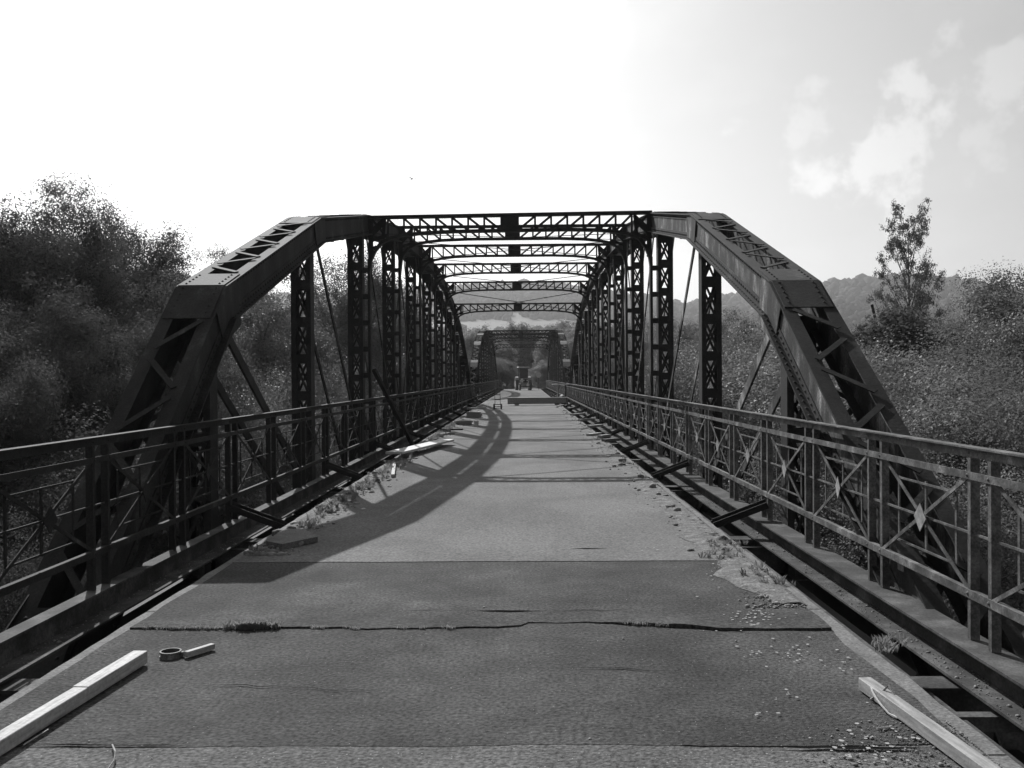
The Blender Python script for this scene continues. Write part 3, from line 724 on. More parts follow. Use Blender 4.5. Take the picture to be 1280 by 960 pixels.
def plant(kind, name, px, Y, top_y, label, cat='tree', group=None, wide=1.0, x=None, zb=None, override=None):
    """stand a tree at depth Y on the ray of column px, scaled so that its top shows at row top_y"""
    X = at(px, Y) if x is None else x
    z = float(terrain_z(X, Y)) - .1 if zb is None else zb
    h0 = {'willow_a': 13, 'willow_b': 11, 'mid_a': 9.5, 'mid_b': 8, 'bush_a': 5.2, 'bush_b': 4.2, 'poplar': 15, 'conifer': 7, 'far': 11}[kind]
    top = 1.58 + (471 - top_y) / 1200 * Y; s_ = (top - z) / h0
    rc = {'willow_a': 4.6, 'willow_b': 3.8, 'mid_a': 3, 'mid_b': 2.9, 'bush_a': 2.3, 'bush_b': 2.0, 'poplar': 2.5, 'conifer': 1.7, 'far': 4.6}[kind] * 1.12 * s_
    if Y < 119:                                # keep every crown clear of the trusses
        room = abs(X) - 3.95
        wide = max(.55, min(wide, room / rc)) if room > 0 else .55
        if abs(X) - rc * wide < 3.95: X = math.copysign(3.95 + rc * wide, px - 656)
    o = thing(name, label, cat, (X, Y, z), (px * .37 + Y) % 6.28, group); o.scale = (s_ * wide, s_ * wide, s_)
    tm, cm = KT[kind]; link('trunk', tm, o); co = link('crown', cm, o)
    if override: co.material_slots[0].link = 'OBJECT'; co.material_slots[0].material = M[override]
    return o
# left bank: big willows in front, lower growth between
plant('willow_a', 'willow_tree', 78, 29, 216, 'tall dark willow rising highest at the left, left of the end post')
plant('willow_b', 'willow_tree', -55, 25, 222, 'dark willow cut by the left picture edge')
plant('willow_b', 'willow_tree', 122, 33, 246, 'dark willow just left of the left truss elbow, behind the end post')
plant('willow_a', 'willow_tree', 250, 52, 306, 'lower willow whose crown shows under the sloping left chord')
plant('willow_b', 'willow_tree', 20, 40, 250, 'willow filling the gap behind the two largest left trees')
plant('willow_b', 'willow_tree', 10, 20, 330, 'low dark willow in front of the tall ones, low behind the near left railing')
plant('willow_a', 'willow_tree', 170, 25, 345, 'shaded willow directly behind the left end post')
plant('willow_b', 'willow_tree', -90, 16, 380, 'dark willow mass cut by the left edge behind the railing')
GL = 'trees behind the left truss columns'
plant('mid_a', 'broadleaf_tree', 335, 40, 345, 'bushy tree seen between the left end post and the first left column', group=GL)
plant('mid_a', 'broadleaf_tree', 428, 48, 300, 'tallest tree between the first two left columns', group=GL)
plant('mid_b', 'broadleaf_tree', 475, 56, 340, 'tree between the second and third left columns', group=GL)
plant('mid_b', 'broadleaf_tree', 385, 60, 365, 'rounder tree behind the first left column', group=GL)
plant('mid_a', 'broadleaf_tree', 510, 66, 372, 'tree behind the third left column', group=GL)
plant('mid_b', 'broadleaf_tree', 300, 62, 372, 'tree behind the foot diagonals of the left elbow', group=GL)
GB = 'scrub on the left bank below the railing'
for j, (px, Y, ty, lb) in enumerate([(40, 12, 600, 'low dark bush deep behind the nearest left railing panels'), (130, 17, 500, 'glinting bush seen through the left end post'), (215, 19, 490, 'bush behind the foot of the left end post'), (290, 24, 440, 'bush under the left elbow diagonals'), (350, 28, 430, 'bush left of the first left column, above the railing'), (410, 36, 425, 'bush right of the first left column'), (460, 42, 430, 'bush behind the second left column'), (505, 50, 432, 'bush behind the third left column'), (545, 75, 425, 'bush among the far left columns'), (560, 100, 418, 'farthest bush seen through the left columns'), (240, 30, 420, 'pale bush just right of the left end post')]):
    plant('bush_a' if j % 2 == 0 else 'bush_b', 'bush', px, Y, ty, lb, 'bush', GB, wide=1.15, override='leaf_dark' if px < 250 else 'leaf_mid')  # leftmost bushes: shade of the willows put into darker leaf colour
# right bank
plant('poplar', 'poplar_tree', 1133, 52, 274, 'tall thin sparse poplar standing alone against the sky at right', wide=.44)
plant('conifer', 'conifer_tree', 1172, 38, 362, 'dark pointed conifer just right of the poplar', wide=1.3)
plant('conifer', 'conifer_tree', 1208, 40, 366, 'dark conifer second to the right of the poplar', wide=1.5)
plant('conifer', 'conifer_tree', 1085, 50, 388, 'small dark conifer just left of the poplar', wide=.9)
plant('mid_a', 'broadleaf_tree', 1268, 40, 328, 'pale leafed tree at the right picture edge above the scrub')
plant('mid_b', 'broadleaf_tree', 1246, 50, 356, 'loose pale tree left of the one at the right picture edge')
plant('mid_b', 'broadleaf_tree', 1325, 34, 325, 'leafy tree mostly cut off by the right picture edge')
plant('mid_b', 'broadleaf_tree', 1150, 60, 402, 'low tree behind the scrub under the poplar')
GR = 'scrub on the right bank outside the railing'
for j, (px, Y, ty, lb) in enumerate([(1225, 21, 432, 'large bush right of the right end post, above the railing'), (1150, 24, 440, 'bush touching the right end post on its outer side'), (1300, 17, 425, 'bush cut by the right picture edge above the railing'), (1200, 15, 520, 'bush directly behind the near right handrail'), (1090, 27, 415, 'bush seen just above the slope of the right end post'), (1275, 27, 398, 'tall bush at the right edge under the pale tree'), (1190, 32, 402, 'bush below the dark conifers'), (1120, 38, 408, 'bush at the foot of the poplar'), (1040, 31, 405, 'bush behind the right elbow of the truss'), (990, 34, 395, 'glinting bush framed by the right end post and its diagonal'), (940, 38, 392, 'bush just right of the first right column'), (985, 26, 440, 'bush low behind the diagonals of the right end post'), (1060, 20, 500, 'bush behind the lower part of the right end post'), (925, 52, 400, 'farther bush just right of the first right column'), (1120, 16, 560, 'low bush behind the right railing near the end post foot'), (1300, 12, 600, 'low bush behind the nearest right railing panel')]):
    plant('bush_b' if j % 3 == 1 else 'bush_a', 'bush', px, Y, ty, lb, 'bush', GR, wide=1.2)
GR2 = 'trees behind the right truss columns'
for j, (px, Y, ty) in enumerate([(868, 58, 400), (845, 70, 395), (815, 80, 392), (905, 75, 385), (775, 92, 405), (748, 110, 398)]):
    plant('mid_b' if j % 2 else 'mid_a', 'broadleaf_tree', px, Y, ty, ['broadleaf tree just left of the first right truss column', 'broadleaf tree between the first and second right columns', 'tree right behind the second right truss column', 'pale topped tree just right of the first right truss column', 'tree behind the third right truss column', 'smallest tree low among the farthest right columns'][j], 'tree', GR2)
# beyond the far span
GF = 'trees round the road beyond the far span'
for j, (px, Y, ty) in enumerate([(650, 150, 400), (662, 158, 412), (676, 148, 408), (690, 140, 418), (626, 138, 425), (704, 150, 404), (612, 150, 412), (720, 160, 396), (735, 135, 402), (597, 160, 405), (760, 170, 398), (640, 170, 412), (583, 140, 412), (565, 165, 402), (700, 180, 402)]):
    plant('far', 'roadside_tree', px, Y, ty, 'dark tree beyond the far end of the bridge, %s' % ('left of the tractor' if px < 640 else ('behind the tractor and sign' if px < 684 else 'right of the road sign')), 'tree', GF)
GG = 'trees on the valley floor before the hills'
for j, (px, Y, ty, kd, lb) in enumerate([(622, 128, 445, 'bush_a', 'pale bush beyond the far span, left of the tractor'), (634, 134, 452, 'bush_b', 'lower bush between the pale bush and the tractor'), (608, 130, 440, 'bush_a', 'bush behind the far left railing end'), (684, 130, 452, 'bush_b', 'bush right of the round road sign'), (698, 128, 442, 'bush_a', 'bush behind the far right railing end'), (672, 139, 458, 'bush_b', 'dark bush behind the road sign'), (650, 150, 462, 'bush_a', 'bush closing the road behind the tractor'), (660, 152, 460, 'bush_b', 'bush behind the tractor roof')]):
    plant(kd, 'bush', px, Y, ty, lb, 'bush', 'bushes beyond the far span', wide=1.5, override='leaf_pale' if px < 640 else 'leaf_mid')
for px in range(-150, 1500, 40):
    Y = 230 + 130 * rnd.random(); ty = 448 - 14 * rnd.random() - (14 if px > 1000 else 0)
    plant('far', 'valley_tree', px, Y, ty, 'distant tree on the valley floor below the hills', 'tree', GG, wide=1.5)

# far woods on the hills: one mass of crowns
ico_v = []; ph = (1 + 5 ** .5) / 2
for a, b in ((-1, ph), (1, ph), (-1, -ph), (1, -ph)): ico_v += [(a, b, 0), (0, a, b), (b, 0, a)]
ico_v = np.array(ico_v, float); ico_v /= np.linalg.norm(ico_v[0])
from itertools import combinations
dm_ = np.linalg.norm(ico_v[:, None] - ico_v[None], axis=-1); el0 = dm_[dm_ > 0].min() * 1.01
ico_f = []
for a, b, c_ in combinations(range(12), 3):
    if dm_[a, b] < el0 and dm_[b, c_] < el0 and dm_[a, c_] < el0:
        nn = np.cross(ico_v[b] - ico_v[a], ico_v[c_] - ico_v[a]); ico_f.append((a, b, c_) if nn @ ico_v[a] > 0 else (a, c_, b))
ico_f = np.array(ico_f)
nT = 14000
ang = rng.uniform(-.62, .62, nT * 2); rad_ = np.sqrt(rng.uniform(450 ** 2, 2000 ** 2, nT * 2)); wx_ = np.sin(ang) * rad_; wy_ = np.cos(ang) * rad_
keep = ~is_field(wx_, wy_); wx_ = wx_[keep][:nT]; wy_ = wy_[keep][:nT]; n_ = len(wx_); wz_ = terrain_z(wx_, wy_)
sc_ = rng.uniform(5, 10, n_) * np.clip(np.hypot(wx_, wy_) / 1500, .45, 1); hh_ = sc_ * rng.uniform(.8, 1.35, n_)
base = np.stack([wx_, wy_, wz_ + hh_ * .55], -1)
vv = base[:, None, :] + ico_v[None] * np.stack([sc_, sc_, hh_], -1)[:, None, :] * rng.uniform(.75, 1.2, (n_, 12, 1))
ff = ico_f[None] + (np.arange(n_) * 12)[:, None, None]
wm = np_mesh('hillside_wood', vv.reshape(-1, 3), ff.reshape(-1, 3), mat('far_wood', (.05, .075, .11), scale=.05, detail=8, rough=1, spec=0), tri=True)
wo = link('hillside_wood', wm, kind='stuff'); tag(wo, 'hazy wooded hillside on the skyline behind the bridge and poplar', 'wood')

# bank growth: tall grass and nettle mass under and beside the bridge
nG = 26000
gx_ = np.concatenate([rng.uniform(-22, -3.9, nG // 2), rng.uniform(3.9, 22, nG // 2)]); gy_ = rng.uniform(2, 60, nG)
okk = ~((gy_ > 19) & (gy_ < 55)); gx_ = gx_[okk]; gy_ = gy_[okk]; gz_ = terrain_z(gx_, gy_)
hgt = rng.uniform(.3, .9, len(gx_)); leanx = rng.normal(0, .2, len(gx_)); leany = rng.normal(0, .2, len(gx_)); wdt = .03
p0 = np.stack([gx_ - wdt, gy_, gz_ - .05], -1); p1 = np.stack([gx_ + wdt, gy_, gz_ - .05], -1); p2 = np.stack([gx_ + leanx + .01, gy_ + leany, gz_ + hgt], -1)
gv = np.stack([p0, p1, p2], 1).reshape(-1, 3)
go = link('tall_grass', np_mesh('tall_grass', gv, np.arange(len(gv)).reshape(-1, 3), M['weed'], tri=True), kind='stuff'); tag(go, 'rough tall grass on the banks below the bridge', 'grass')

# ------------------------------------------------------------------ small things on the deck
def gp(px, py, z=0):                              # pixel on a level plane -> bridge coordinates
    Yd = (1.58 - z) * 1200 / (py - 471 + .007 * (px - 656)); return Vector(((px - 656) / 1200 * Yd + .3, Yd, z))
def timber(a, b, w_, h_, m, label, name='timber', cat='timber', lift=0.01, group=None, bevel=.003):
    a = Vector(a); b = Vector(b); d = b - a
    rz = math.atan2(d.y, d.x) - math.pi / 2; ln = d.length
    mb = MB().box(-w_ / 2, w_ / 2, 0, ln, 0, h_)
    o = mb.build(name, m, bevel=bevel); o.location = (a.x, a.y, a.z + lift); o.rotation_euler = (math.asin((b.z - a.z) / ln), 0, rz)
    tag(o, label, cat, group); return o
# foreground left timber (notched near its end)
A = Vector((-2.07, 2.2, 0)); B = Vector((-1.83, 5.27, 0)); d = (B - A); ln = d.length
mb = MB().box(-.040, .036, 0, ln - .62, 0, .066); mb.box(-.046, .036, ln - .62, ln, 0, .069)
o = mb.build('timber', M['wood'], bevel=.003); o.location = (A.x, A.y, .012); o.rotation_euler = (0, 0, math.atan2(d.y, d.x) - math.pi / 2)
tag(o, 'long pale sawn timber lying at the lower left of the road, notched near its end', 'timber')
# ring and off-cut beside it
rg = thing('strap_ring', 'dark ribbed metal ring standing on the road past the left timber end', 'ring', tuple(gp(208, 824)))
mb = MB()
n = 28
for zz0, zz1, ro in ((0, .012, .072), (.012, .034, .066), (.034, .046, .071)):
    for k in range(n):
        a0, a1 = 2 * math.pi * k / n, 2 * math.pi * (k + 1) / n; ri = .060
        pts = [(ri * math.cos(a0), ri * math.sin(a0)), (ro * math.cos(a0), ro * math.sin(a0)), (ro * math.cos(a1), ro * math.sin(a1)), (ri * math.cos(a1), ri * math.sin(a1))]
        mb.hexa([(p[0], p[1], zz0) for p in pts] + [(p[0], p[1], zz1) for p in pts])
rg.scale = (.85, .85, .8); mb.build('band', M['steel_rail'], rg)
mb = MB().box(.062, .088, -.014, .014, .008, .04); mb.build('clasp', M['steel_rail'], rg)
timber(gp(227, 826), gp(262, 815), .035, .03, M['wood'], 'short pale wooden off-cut next to the metal ring', 'wood_offcut', 'wood')
# foreground right timber with wire loop
A = Vector((2.20, 2.35, 0)); B = Vector((1.985, 4.80, 0))
timber(A, B, .066, .06, M['wood_grey'], 'grey sawn timber lying at the lower right beside the open gap')
wl = thing('wire_loop', 'loose loop of pale wire leaning on the right timber', 'wire', (0, 0, 0))
c0 = gp(1100, 880); c0.x -= .055; pts = []
for k in range(15):
    t_ = k / 14 * math.pi * 1.75
    pts.append((c0.x + .05 * math.cos(t_) + .02 * t_, c0.y + .13 * math.sin(t_) - .03 * t_, .012 + .055 * max(0, math.sin(t_ * .9))))
MB().tube(pts, .0045, 5).build('wire', M['white'], wl)
pts = [(c0.x + .01, c0.y + .04, .01), (c0.x + .05, c0.y + .0, .06), (c0.x + .075, c0.y - .02, .10), (c0.x + .09, c0.y - .09, .05), (c0.x + .13, c0.y - .16, .012)]
MB().tube(pts, .006, 5).build('wire', M['wood_grey'], wl)
MB().tube([(c0.x + .1, c0.y - .02, .01), (c0.x + .14, c0.y - .10, .02), (c0.x + .16, c0.y - .2, .01)], [.016, .02, .014], 6).build('knot', M['rubber'], wl)
bt = thing('steel_bolt', 'small pale bolt lying on the road left of the right timber', 'bolt', tuple(gp(1101, 909, .008)), .2)
MB().tube([(-.035, 0, 0), (.03, 0, 0)], .0055, 6).build('shank', M['white'], bt); MB().tube([(.03, 0, 0), (.04, 0, 0)], .009, 6).build('head', M['white'], bt)
# planks and props in the middle distance (left)
timber((-2.22, 18.4, .02), (-1.52, 22.4, .0), .34, .045, M['white'], 'broad pale board lying at the left road edge by the shadow', 'board', 'board', lift=.09)
MB_ = MB().box(-2.15, -1.95, 18.9, 19.1, .01, .10); tag(MB_.build('packing_block', M['wood_grey']), 'wooden block under the near end of the broad pale board', 'block')
tag(MB().box(-1.75, -1.6, 21.6, 21.8, .01, .09).build('packing_block', M['wood_grey']), 'wooden block under the far end of the broad pale board', 'block')
timber(gp(490, 598), gp(492, 583), .055, .05, M['wood'], 'short pale wooden stub near the broad board at left', 'wood_offcut', 'wood')
o = timber((-2.30, 22.0, .02), (-2.90, 20.3, 1.72), .09, .07, M['steel_dark'], 'dark prop leaning from the road edge onto the left railing', 'prop', 'prop', lift=0)
def pile(px, py, wpx, hpx, label, n=3, m='wood_grey', name='timber_stack', dy=.5):
    c_ = gp(px, py); s_ = c_.y / 1200; W = wpx * s_; Hh = hpx * s_
    r_ = thing(name, label, 'timber stack', (c_.x, c_.y, 0), rnd.uniform(-.08, .08))
    for k in range(n):
        z = Hh * k / n + .012; l_ = W * rnd.uniform(.8, 1)
        for j in range(2):
            MB().box(-l_ / 2, l_ / 2, -dy / 2 + j * dy * .55, -dy / 2 + j * dy * .55 + dy * .4, z, z + Hh / n * .9).build('plank', M[m], r_, bevel=.004)
    return r_
pile(592, 522, 20, 7, 'dark stack of short timbers on the left road edge, below the hand cart', 3)
pile(580, 531, 23, 5, 'low stack of dark planks at the left road edge, nearer than the hand cart', 2)
timber(gp(550, 538), gp(578, 538), .12, .04, M['steel_dark'], 'thin dark plank lying across the left road edge', 'plank', 'plank')
timber(gp(548, 545), gp(566, 543), .10, .05, M['wood_grey'], 'grey batten lying nearest in the left row of timbers', 'plank', 'plank')
timber(gp(585, 512), gp(606, 511), .15, .08, M['wood'], 'pale plank behind the dark timber stack at left', 'plank', 'plank')
can = thing('paint_tin', 'small pale tin standing by the planks on the left of the road', 'tin', tuple(gp(595, 534)))
MB().tube([(0, 0, .0), (0, 0, .17)], .075, 14).build('tin_body', M['white'], can); MB().tube([(0, 0, .17), (0, 0, .18)], .08, 14).build('lid', M['steel'], can)
MB().tube([(-.078, 0, .15), (-.05, 0, .22), (0, 0, .245), (.05, 0, .22), (.078, 0, .15)], .004, 5).build('handle', M['steel'], can)
# hand cart
hc = thing('hand_cart', 'dark hand cart with two wheels standing left of the steel beam', 'hand cart', tuple(gp(622, 512)), .25)
for s in (-1, 1):
    MB().tube([(s * .22, 0, .25), (s * .22, .04, .7), (s * .22, .16, 1.12)], .02, 6).build('handle', M['steel_dark'], hc)
    w_ = MB(); w_.tube([(s * .30 - .03, 0, .16), (s * .30 + .03, 0, .16)], .16, 16); w_.build('wheel', M['rubber'], hc)
MB().box(-.26, .26, -.28, .03, .06, .09).build('toe_plate', M['steel_dark'], hc)
q = MB()
for z in (.25, .5, .78): q.box(-.22, .22, -.01, .02, z, z + .04)
q.build('frame', M['steel_dark'], hc); MB().tube([(-.3, 0, .16), (.3, 0, .16)], .018, 6).build('axle', M['steel'], hc)
# steel beam across the road on two blocks
c_ = gp(671, 507); sb = thing('steel_beam', 'long steel beam lying across the road on blocks before the far span', 'beam', (c_.x, c_.y, 0), .01)
W = 3.2
hc.scale = (.6, .8, .9)
MB().box(-W / 2, W / 2, -.16, .16, .42, .445).build('top_flange', M['white'], sb)  # pale colour stands for sunlight on the beam's top face
MB().box(-W / 2, W / 2, -.13, -.11, .12, .42).build('web', M['wood_grey'], sb)
MB().box(-W / 2, W / 2, -.16, .16, .095, .12).build('bottom_flange', M['steel'], sb)
for xx in (-1.1, 1.1): MB().box(xx - .12, xx + .12, -.2, .2, .008, .094).build('block', M['wood_grey'], sb)
timber(gp(697, 509), gp(705, 507), .06, .06, M['wood'], 'short pale timber at the right end of the steel beam', 'wood_offcut', 'wood')
# trestle with pale board at the right
Yt = 57; tr_ = thing('trestle_table', 'trestle with a pale board on top by the right railing, beyond the steel beam', 'trestle', (at(707, Yt), Yt, 0), .05)
MB().box(-.8, .8, -.3, .3, 1.09, 1.13).build('board', M['white'], tr_)
for s in (-1, 1):
    for t_ in (-1, 1): MB().bar((s * .5, t_ * .26, .01), (s * .42, t_ * .08, 1.09), .07, .05).build('leg', M['wood_grey'], tr_)
    MB().bar((s * .46, -.2, .5), (s * .46, .2, .5), .05, .05).build('crosspiece', M['wood_grey'], tr_)
q = thing('covered_pile', 'dark heap of sheeted material under the trestle at the right edge', 'heap', (at(703, 54), 54, 0))
mb = MB(); n = 10
ring = []
for j in range(6):
    f = j / 5; rr = 1.0 * (1 - f) ** .5; z = .75 * f
    for k in range(n):
        a_ = 2 * math.pi * k / n; jit = 1 + .25 * noise.noise(Vector((math.cos(a_) * 2, math.sin(a_) * 2, f * 3)))
        mb.v.append((rr * .7 * math.cos(a_) * jit, rr * 1.5 * math.sin(a_) * jit, z + .008))
for j in range(5):
    for k in range(n):
        mb.f.append((j * n + k, j * n + (k + 1) % n, (j + 1) * n + (k + 1) % n, (j + 1) * n + k))
q.scale = (.45, .5, .8); mb.build('sheet', M['rubber'], q)
# right edge row of odd pieces
for j, (px, py, wpx, m_, lb) in enumerate([(742, 546, 14, 'wood', 'pale broken batten on the right kerb, nearest of the row'), (744, 535, 16, 'wood', 'pale short plank on the right kerb by the brackets'), (763, 553, 18, 'concrete', 'grey broken kerb piece at the right road edge'),
                                           (722, 520, 16, 'wood_grey', 'grey plank across the right kerb, middle of the row'), (733, 527, 18, 'wood_grey', 'thin grey plank pointing off the right kerb'), (716, 512, 14, 'concrete', 'grey slab piece on the right kerb near the steel beam'), (755, 548, 12, 'wood_grey', 'short grey block beside the broken kerb piece')]):
    a = gp(px - wpx / 2, py); b = gp(px + wpx / 2, py - 1.5)
    timber(a, b, .13, .07, M[m_], lb, 'plank' if 'plank' in lb else ('batten' if 'batten' in lb else 'rubble_block'), 'plank' if 'plank' in lb or 'batten' in lb else 'block')
def rock(px, py, size, label, m='stone', nm='stone'):
    c_ = gp(px, py); v = ico_v.copy() * np.array([1, 1, .7]) * size * rng.uniform(.7, 1.15, (12, 1)); v[:, 2] += size * .5
    me = np_mesh('stone', v, ico_f, M[m], tri=True); o = link(nm, me); o.location = c_; tag(o, label, 'stone'); return o
rock(815, 611, .075, 'pale angular stone on the rubble of the right road edge')
rock(822, 620, .045, 'small stone next to the pale angular one at right')
rock(372, 684, .06, 'dark lump of broken asphalt at the left road edge')
# broken patch of asphalt, left edge
o = MB().prism([tuple(gp(350, 688, .012)), tuple(gp(395, 678, .012)), tuple(gp(378, 668, .012)), tuple(gp(352, 668, .012)), tuple(gp(330, 684, .012))], (0, 0, .05)).build('rubble_slab', M['concrete'])
tag(o, 'broken slab lifted from the left road edge beside the truss shadow', 'rubble')

for j, (px, py, sz_, lb) in enumerate([(448, 612, .07, 'pale lump of rubble among the weeds at the left road edge'), (470, 603, .05, 'small rubble lump next to the stub at the left edge'), (408, 642, .08, 'dark rubble lump on the left edge, beside the truss shadow'), (345, 672, .07, 'lump of asphalt behind the broken slab at left'), (600, 520, .1, 'stone beside the dark timber stack'), (800, 598, .06, 'stone on the rubble strip at the right edge, farthest of three'), (845, 640, .05, 'small flat stone on the right rubble strip'), (905, 690, .045, 'stone among the weeds at the right road edge'), (777, 578, .08, 'stone lying next to the right kerb gap')]):
    rock(px, py, sz_, lb, m='dirt' if j % 2 else 'stone')
# litter and grit along both edges
def scatter(n, fx, smin, smax, name, m, label, cat, flat=.6):
    P_ = np.array([fx() for _ in range(n)]); s_ = np.array([rnd.uniform(smin, smax) * (1 + 1.5 * (rnd.random() > .93)) for _ in range(n)])
    v = P_[:, None, :] + ico_v[None] * s_[:, None, None] * np.array([1, 1, flat]) * rng.uniform(.6, 1.25, (n, 12, 1)); f = ico_f[None] + (np.arange(n) * 12)[:, None, None]
    o = link(name, np_mesh(name, v.reshape(-1, 3), f.reshape(-1, 3), m, tri=True), kind='stuff'); tag(o, label, cat); return o
def right_edge():
    y = 6.5 + 50 * rnd.random() ** 1.6; cl = .5 + .5 * noise.noise(Vector((1, y * .7, 9)))
    return (2.08 - abs(rnd.gauss(0, .17)) * (.4 + cl) + .12, y, .008)
def left_edge():
    y = 8.5 + 48 * rnd.random() ** 1.5; return (-2.2 + abs(rnd.gauss(0, .16)), y, .008)
scatter(4200, right_edge, .003, .012, 'grit', M['stone'], 'loose grit and crumbs along the right road edge', 'grit')
scatter(5200, left_edge, .004, .022, 'grit', M['stone'], 'loose grit and crumbs along the left road edge', 'grit')
def rub():
    s = rnd.choice((-1, 1)); y = 8.6 + 45 * rnd.random() ** 1.3
    return (s * (2.2 - abs(rnd.gauss(0, .16))), y, .012)
scatter(750, rub, .010, .034, 'rubble', M['dirt'], 'crumbled asphalt and rubble strewn along both road edges', 'rubble')
def ledge():
    s = 1 if rnd.random() < .6 else -1; return (s * (2.94 - rnd.uniform(.02, .18)), 3 + 25 * rnd.random() ** 1.5, -.168)
scatter(2600, ledge, .002, .008, 'girder_debris', M['stone'], 'crumbs of rust and leaf litter lying on the girder ledges', 'debris')
def near_r():
    p = gp(rnd.gauss(1130, 60), rnd.uniform(900, 958)); return (min(p.x, 2.2), p.y, .004)
scatter(900, near_r, .0015, .005, 'gravel', M['stone'], 'fine gravel round the right foreground timber', 'gravel')
def any_road():
    y = 2.6 + 14 * rnd.random() ** 2; return (rnd.uniform(-2.0, 2.0), y, .006)
scatter(260, any_road, .002, .005, 'pebbles', M['lichen'], 'tiny pale pebbles scattered over the foreground asphalt', 'pebbles')
# dirt spilling over the asphalt edge
for s, nm in ((1, 'right'), (-1, 'left')):
    mb = MB(); ys = np.linspace(6.6 if s > 0 else 9.2, 60, 380); 
    for k, y in enumerate(ys):
        w_ = .16 + .2 * (noise.noise(Vector((s * 2, y * .9, 2))) + .5) + .08 * noise.noise(Vector((s * 5, y * 4, 2)))
        w_ = max(.03, w_) * min(1, .3 + .12 * k)
        xc = s * 2.13; hgt_ = .012 + .010 * noise.noise(Vector((s, y * 5, 7)))
        mb.v += [(xc + s * .10, y, -.002), (xc + s * .05, y, .008 + hgt_), (xc - s * w_ * .5, y, .009 + hgt_ * .8), (xc - s * w_ * 1.1, y, .0035)]
        if k:
            b = 4 * k
            for j in range(3): mb.f.append((b - 4 + j, b - 3 + j, b + 1 + j, b + j) if s < 0 else (b + j, b + 1 + j, b - 3 + j, b - 4 + j))
    o = mb.build('dirt_verge', M['dirt'], kind='stuff'); tag(o, 'dirt washed up along the %s edge of the asphalt' % nm, 'dirt')
# pale patch of mortar at the right
pts = []
c0 = gp(878, 672)
for k in range(26):
    a_ = 2 * math.pi * k / 26; rr = 1 + .35 * noise.noise(Vector((math.cos(a_) * 1.6, math.sin(a_) * 1.6, 1)))
    pts.append((c0.x + .22 * rr * math.cos(a_), c0.y + .42 * rr * math.sin(a_), .009))
tag(MB().prism(pts, (0, 0, .003)).build('mortar_patch', M['dirt']), 'pale crusty patch on the right edge of the road', 'patch')
# lichen spots
mb = MB()
def spot(px, py, r_):
    p = gp(px, py); b = len(mb.v); n = 9
    for k in range(n):
        a_ = 2 * math.pi * k / n; q = r_ * rnd.uniform(.7, 1.2); mb.v.append((p.x + q * math.cos(a_), p.y + q * math.sin(a_), .0115))
    mb.f.append(tuple(range(b, b + n)))
for cx, cy, sx, sy, n in ((940, 774, 16, 7, 55), (955, 818, 25, 6, 16), (1000, 822, 40, 8, 16), (985, 872, 12, 5, 7), (893, 715, 10, 5, 14), (1065, 945, 35, 7, 26), (1060, 835, 22, 5, 9), (930, 700, 30, 20, 10), (825, 685, 18, 4, 10), (955, 894, 9, 2, 5), (1110, 925, 40, 14, 24), (960, 760, 60, 40, 14)):
    for k in range(n):
        py = rnd.gauss(cy, sy)
        if py < 660: continue
        px = rnd.gauss(cx, sx); pw = gp(px, py)
        if pw.x < 2.1: spot(px, py, rnd.uniform(.004, .012))
o = mb.build('lichen_spots', M['lichen'], kind='stuff'); tag(o, 'small pale lichen spots on the right of the foreground asphalt', 'lichen')

# weeds in the crack and along the edges
def weeds(name, pts, hmin, hmax, label, blades=14):
    V = []; F = []
    for (x, y, z, hs) in pts:
        for k in range(blades):
            a_ = rnd.uniform(0, 6.28); h_ = rnd.uniform(hmin, hmax) * hs; ln_ = h_ * rnd.uniform(.2, .9); w_ = h_ * rnd.uniform(.06, .16)
            bx_, by_ = x + rnd.gauss(0, .012), y + rnd.gauss(0, .008); dx, dy = math.cos(a_), math.sin(a_)
            b = len(V); V += [(bx_ - dy * w_ * .3, by_ + dx * w_ * .3, z), (bx_ + dy * w_ * .3, by_ - dx * w_ * .3, z), (bx_ + dx * ln_ * .5 + dy * w_, by_ + dy * ln_ * .5 - dx * w_, z + h_ * .65), (bx_ + dx * ln_, by_ + dy * ln_, z + h_), (bx_ + dx * ln_ * .5 - dy * w_, by_ + dy * ln_ * .5 + dx * w_, z + h_ * .65)]
            F.append((b, b + 1, b + 2, b + 3, b + 4))
    me = bpy.data.meshes.new(name); me.from_pydata(V, [], F); me.materials.append(M['weed']); o = link(name, me, kind='stuff'); tag(o, label, 'weeds'); return o
pts = []
for cx, sx, n, hs in ((250, 45, 26, .6), (315, 16, 40, 1.2), (400, 6, 8, .5), (438, 7, 7, .5), (502, 4, 4, .5), (525, 4, 4, .5), (561, 4, 4, .6), (800, 12, 12, .6), (215, 25, 10, .5)):
    for k in range(n):
        p = gp(rnd.gauss(cx, sx), 787); x = p.x; pts.append((x, crack_y(max(-2.1, min(2.1, x))), .0, hs))
weeds('crack_weeds', pts, .02, .055, 'low weeds growing out of the crack across the road')
pts = []
for k in range(420):
    s = rnd.choice((-1, 1)); y = (8.5 if s < 0 else 7.2) + 40 * rnd.random() ** 1.5
    if noise.noise(Vector((s * 3, y * .8, 4))) < -.02: continue
    pts.append((s * (2.14 + rnd.gauss(0, .06)), y, 0, rnd.uniform(.5, 1.5)))
for k in range(240):
    y = 10 + 22 * rnd.random() ** 1.3; pts.append((-2.1 + abs(rnd.gauss(0, .12)), y, .0, rnd.uniform(1, 2.4)))
for k in range(26): 
    p = gp(rnd.gauss(905, 12), rnd.uniform(680, 700)); pts.append((p.x, p.y, 0, 1.2))
for k in range(22):
    p = gp(rnd.gauss(1118, 12), rnd.uniform(798, 812)); pts.append((p.x - .06, p.y, -.02, 1.2))
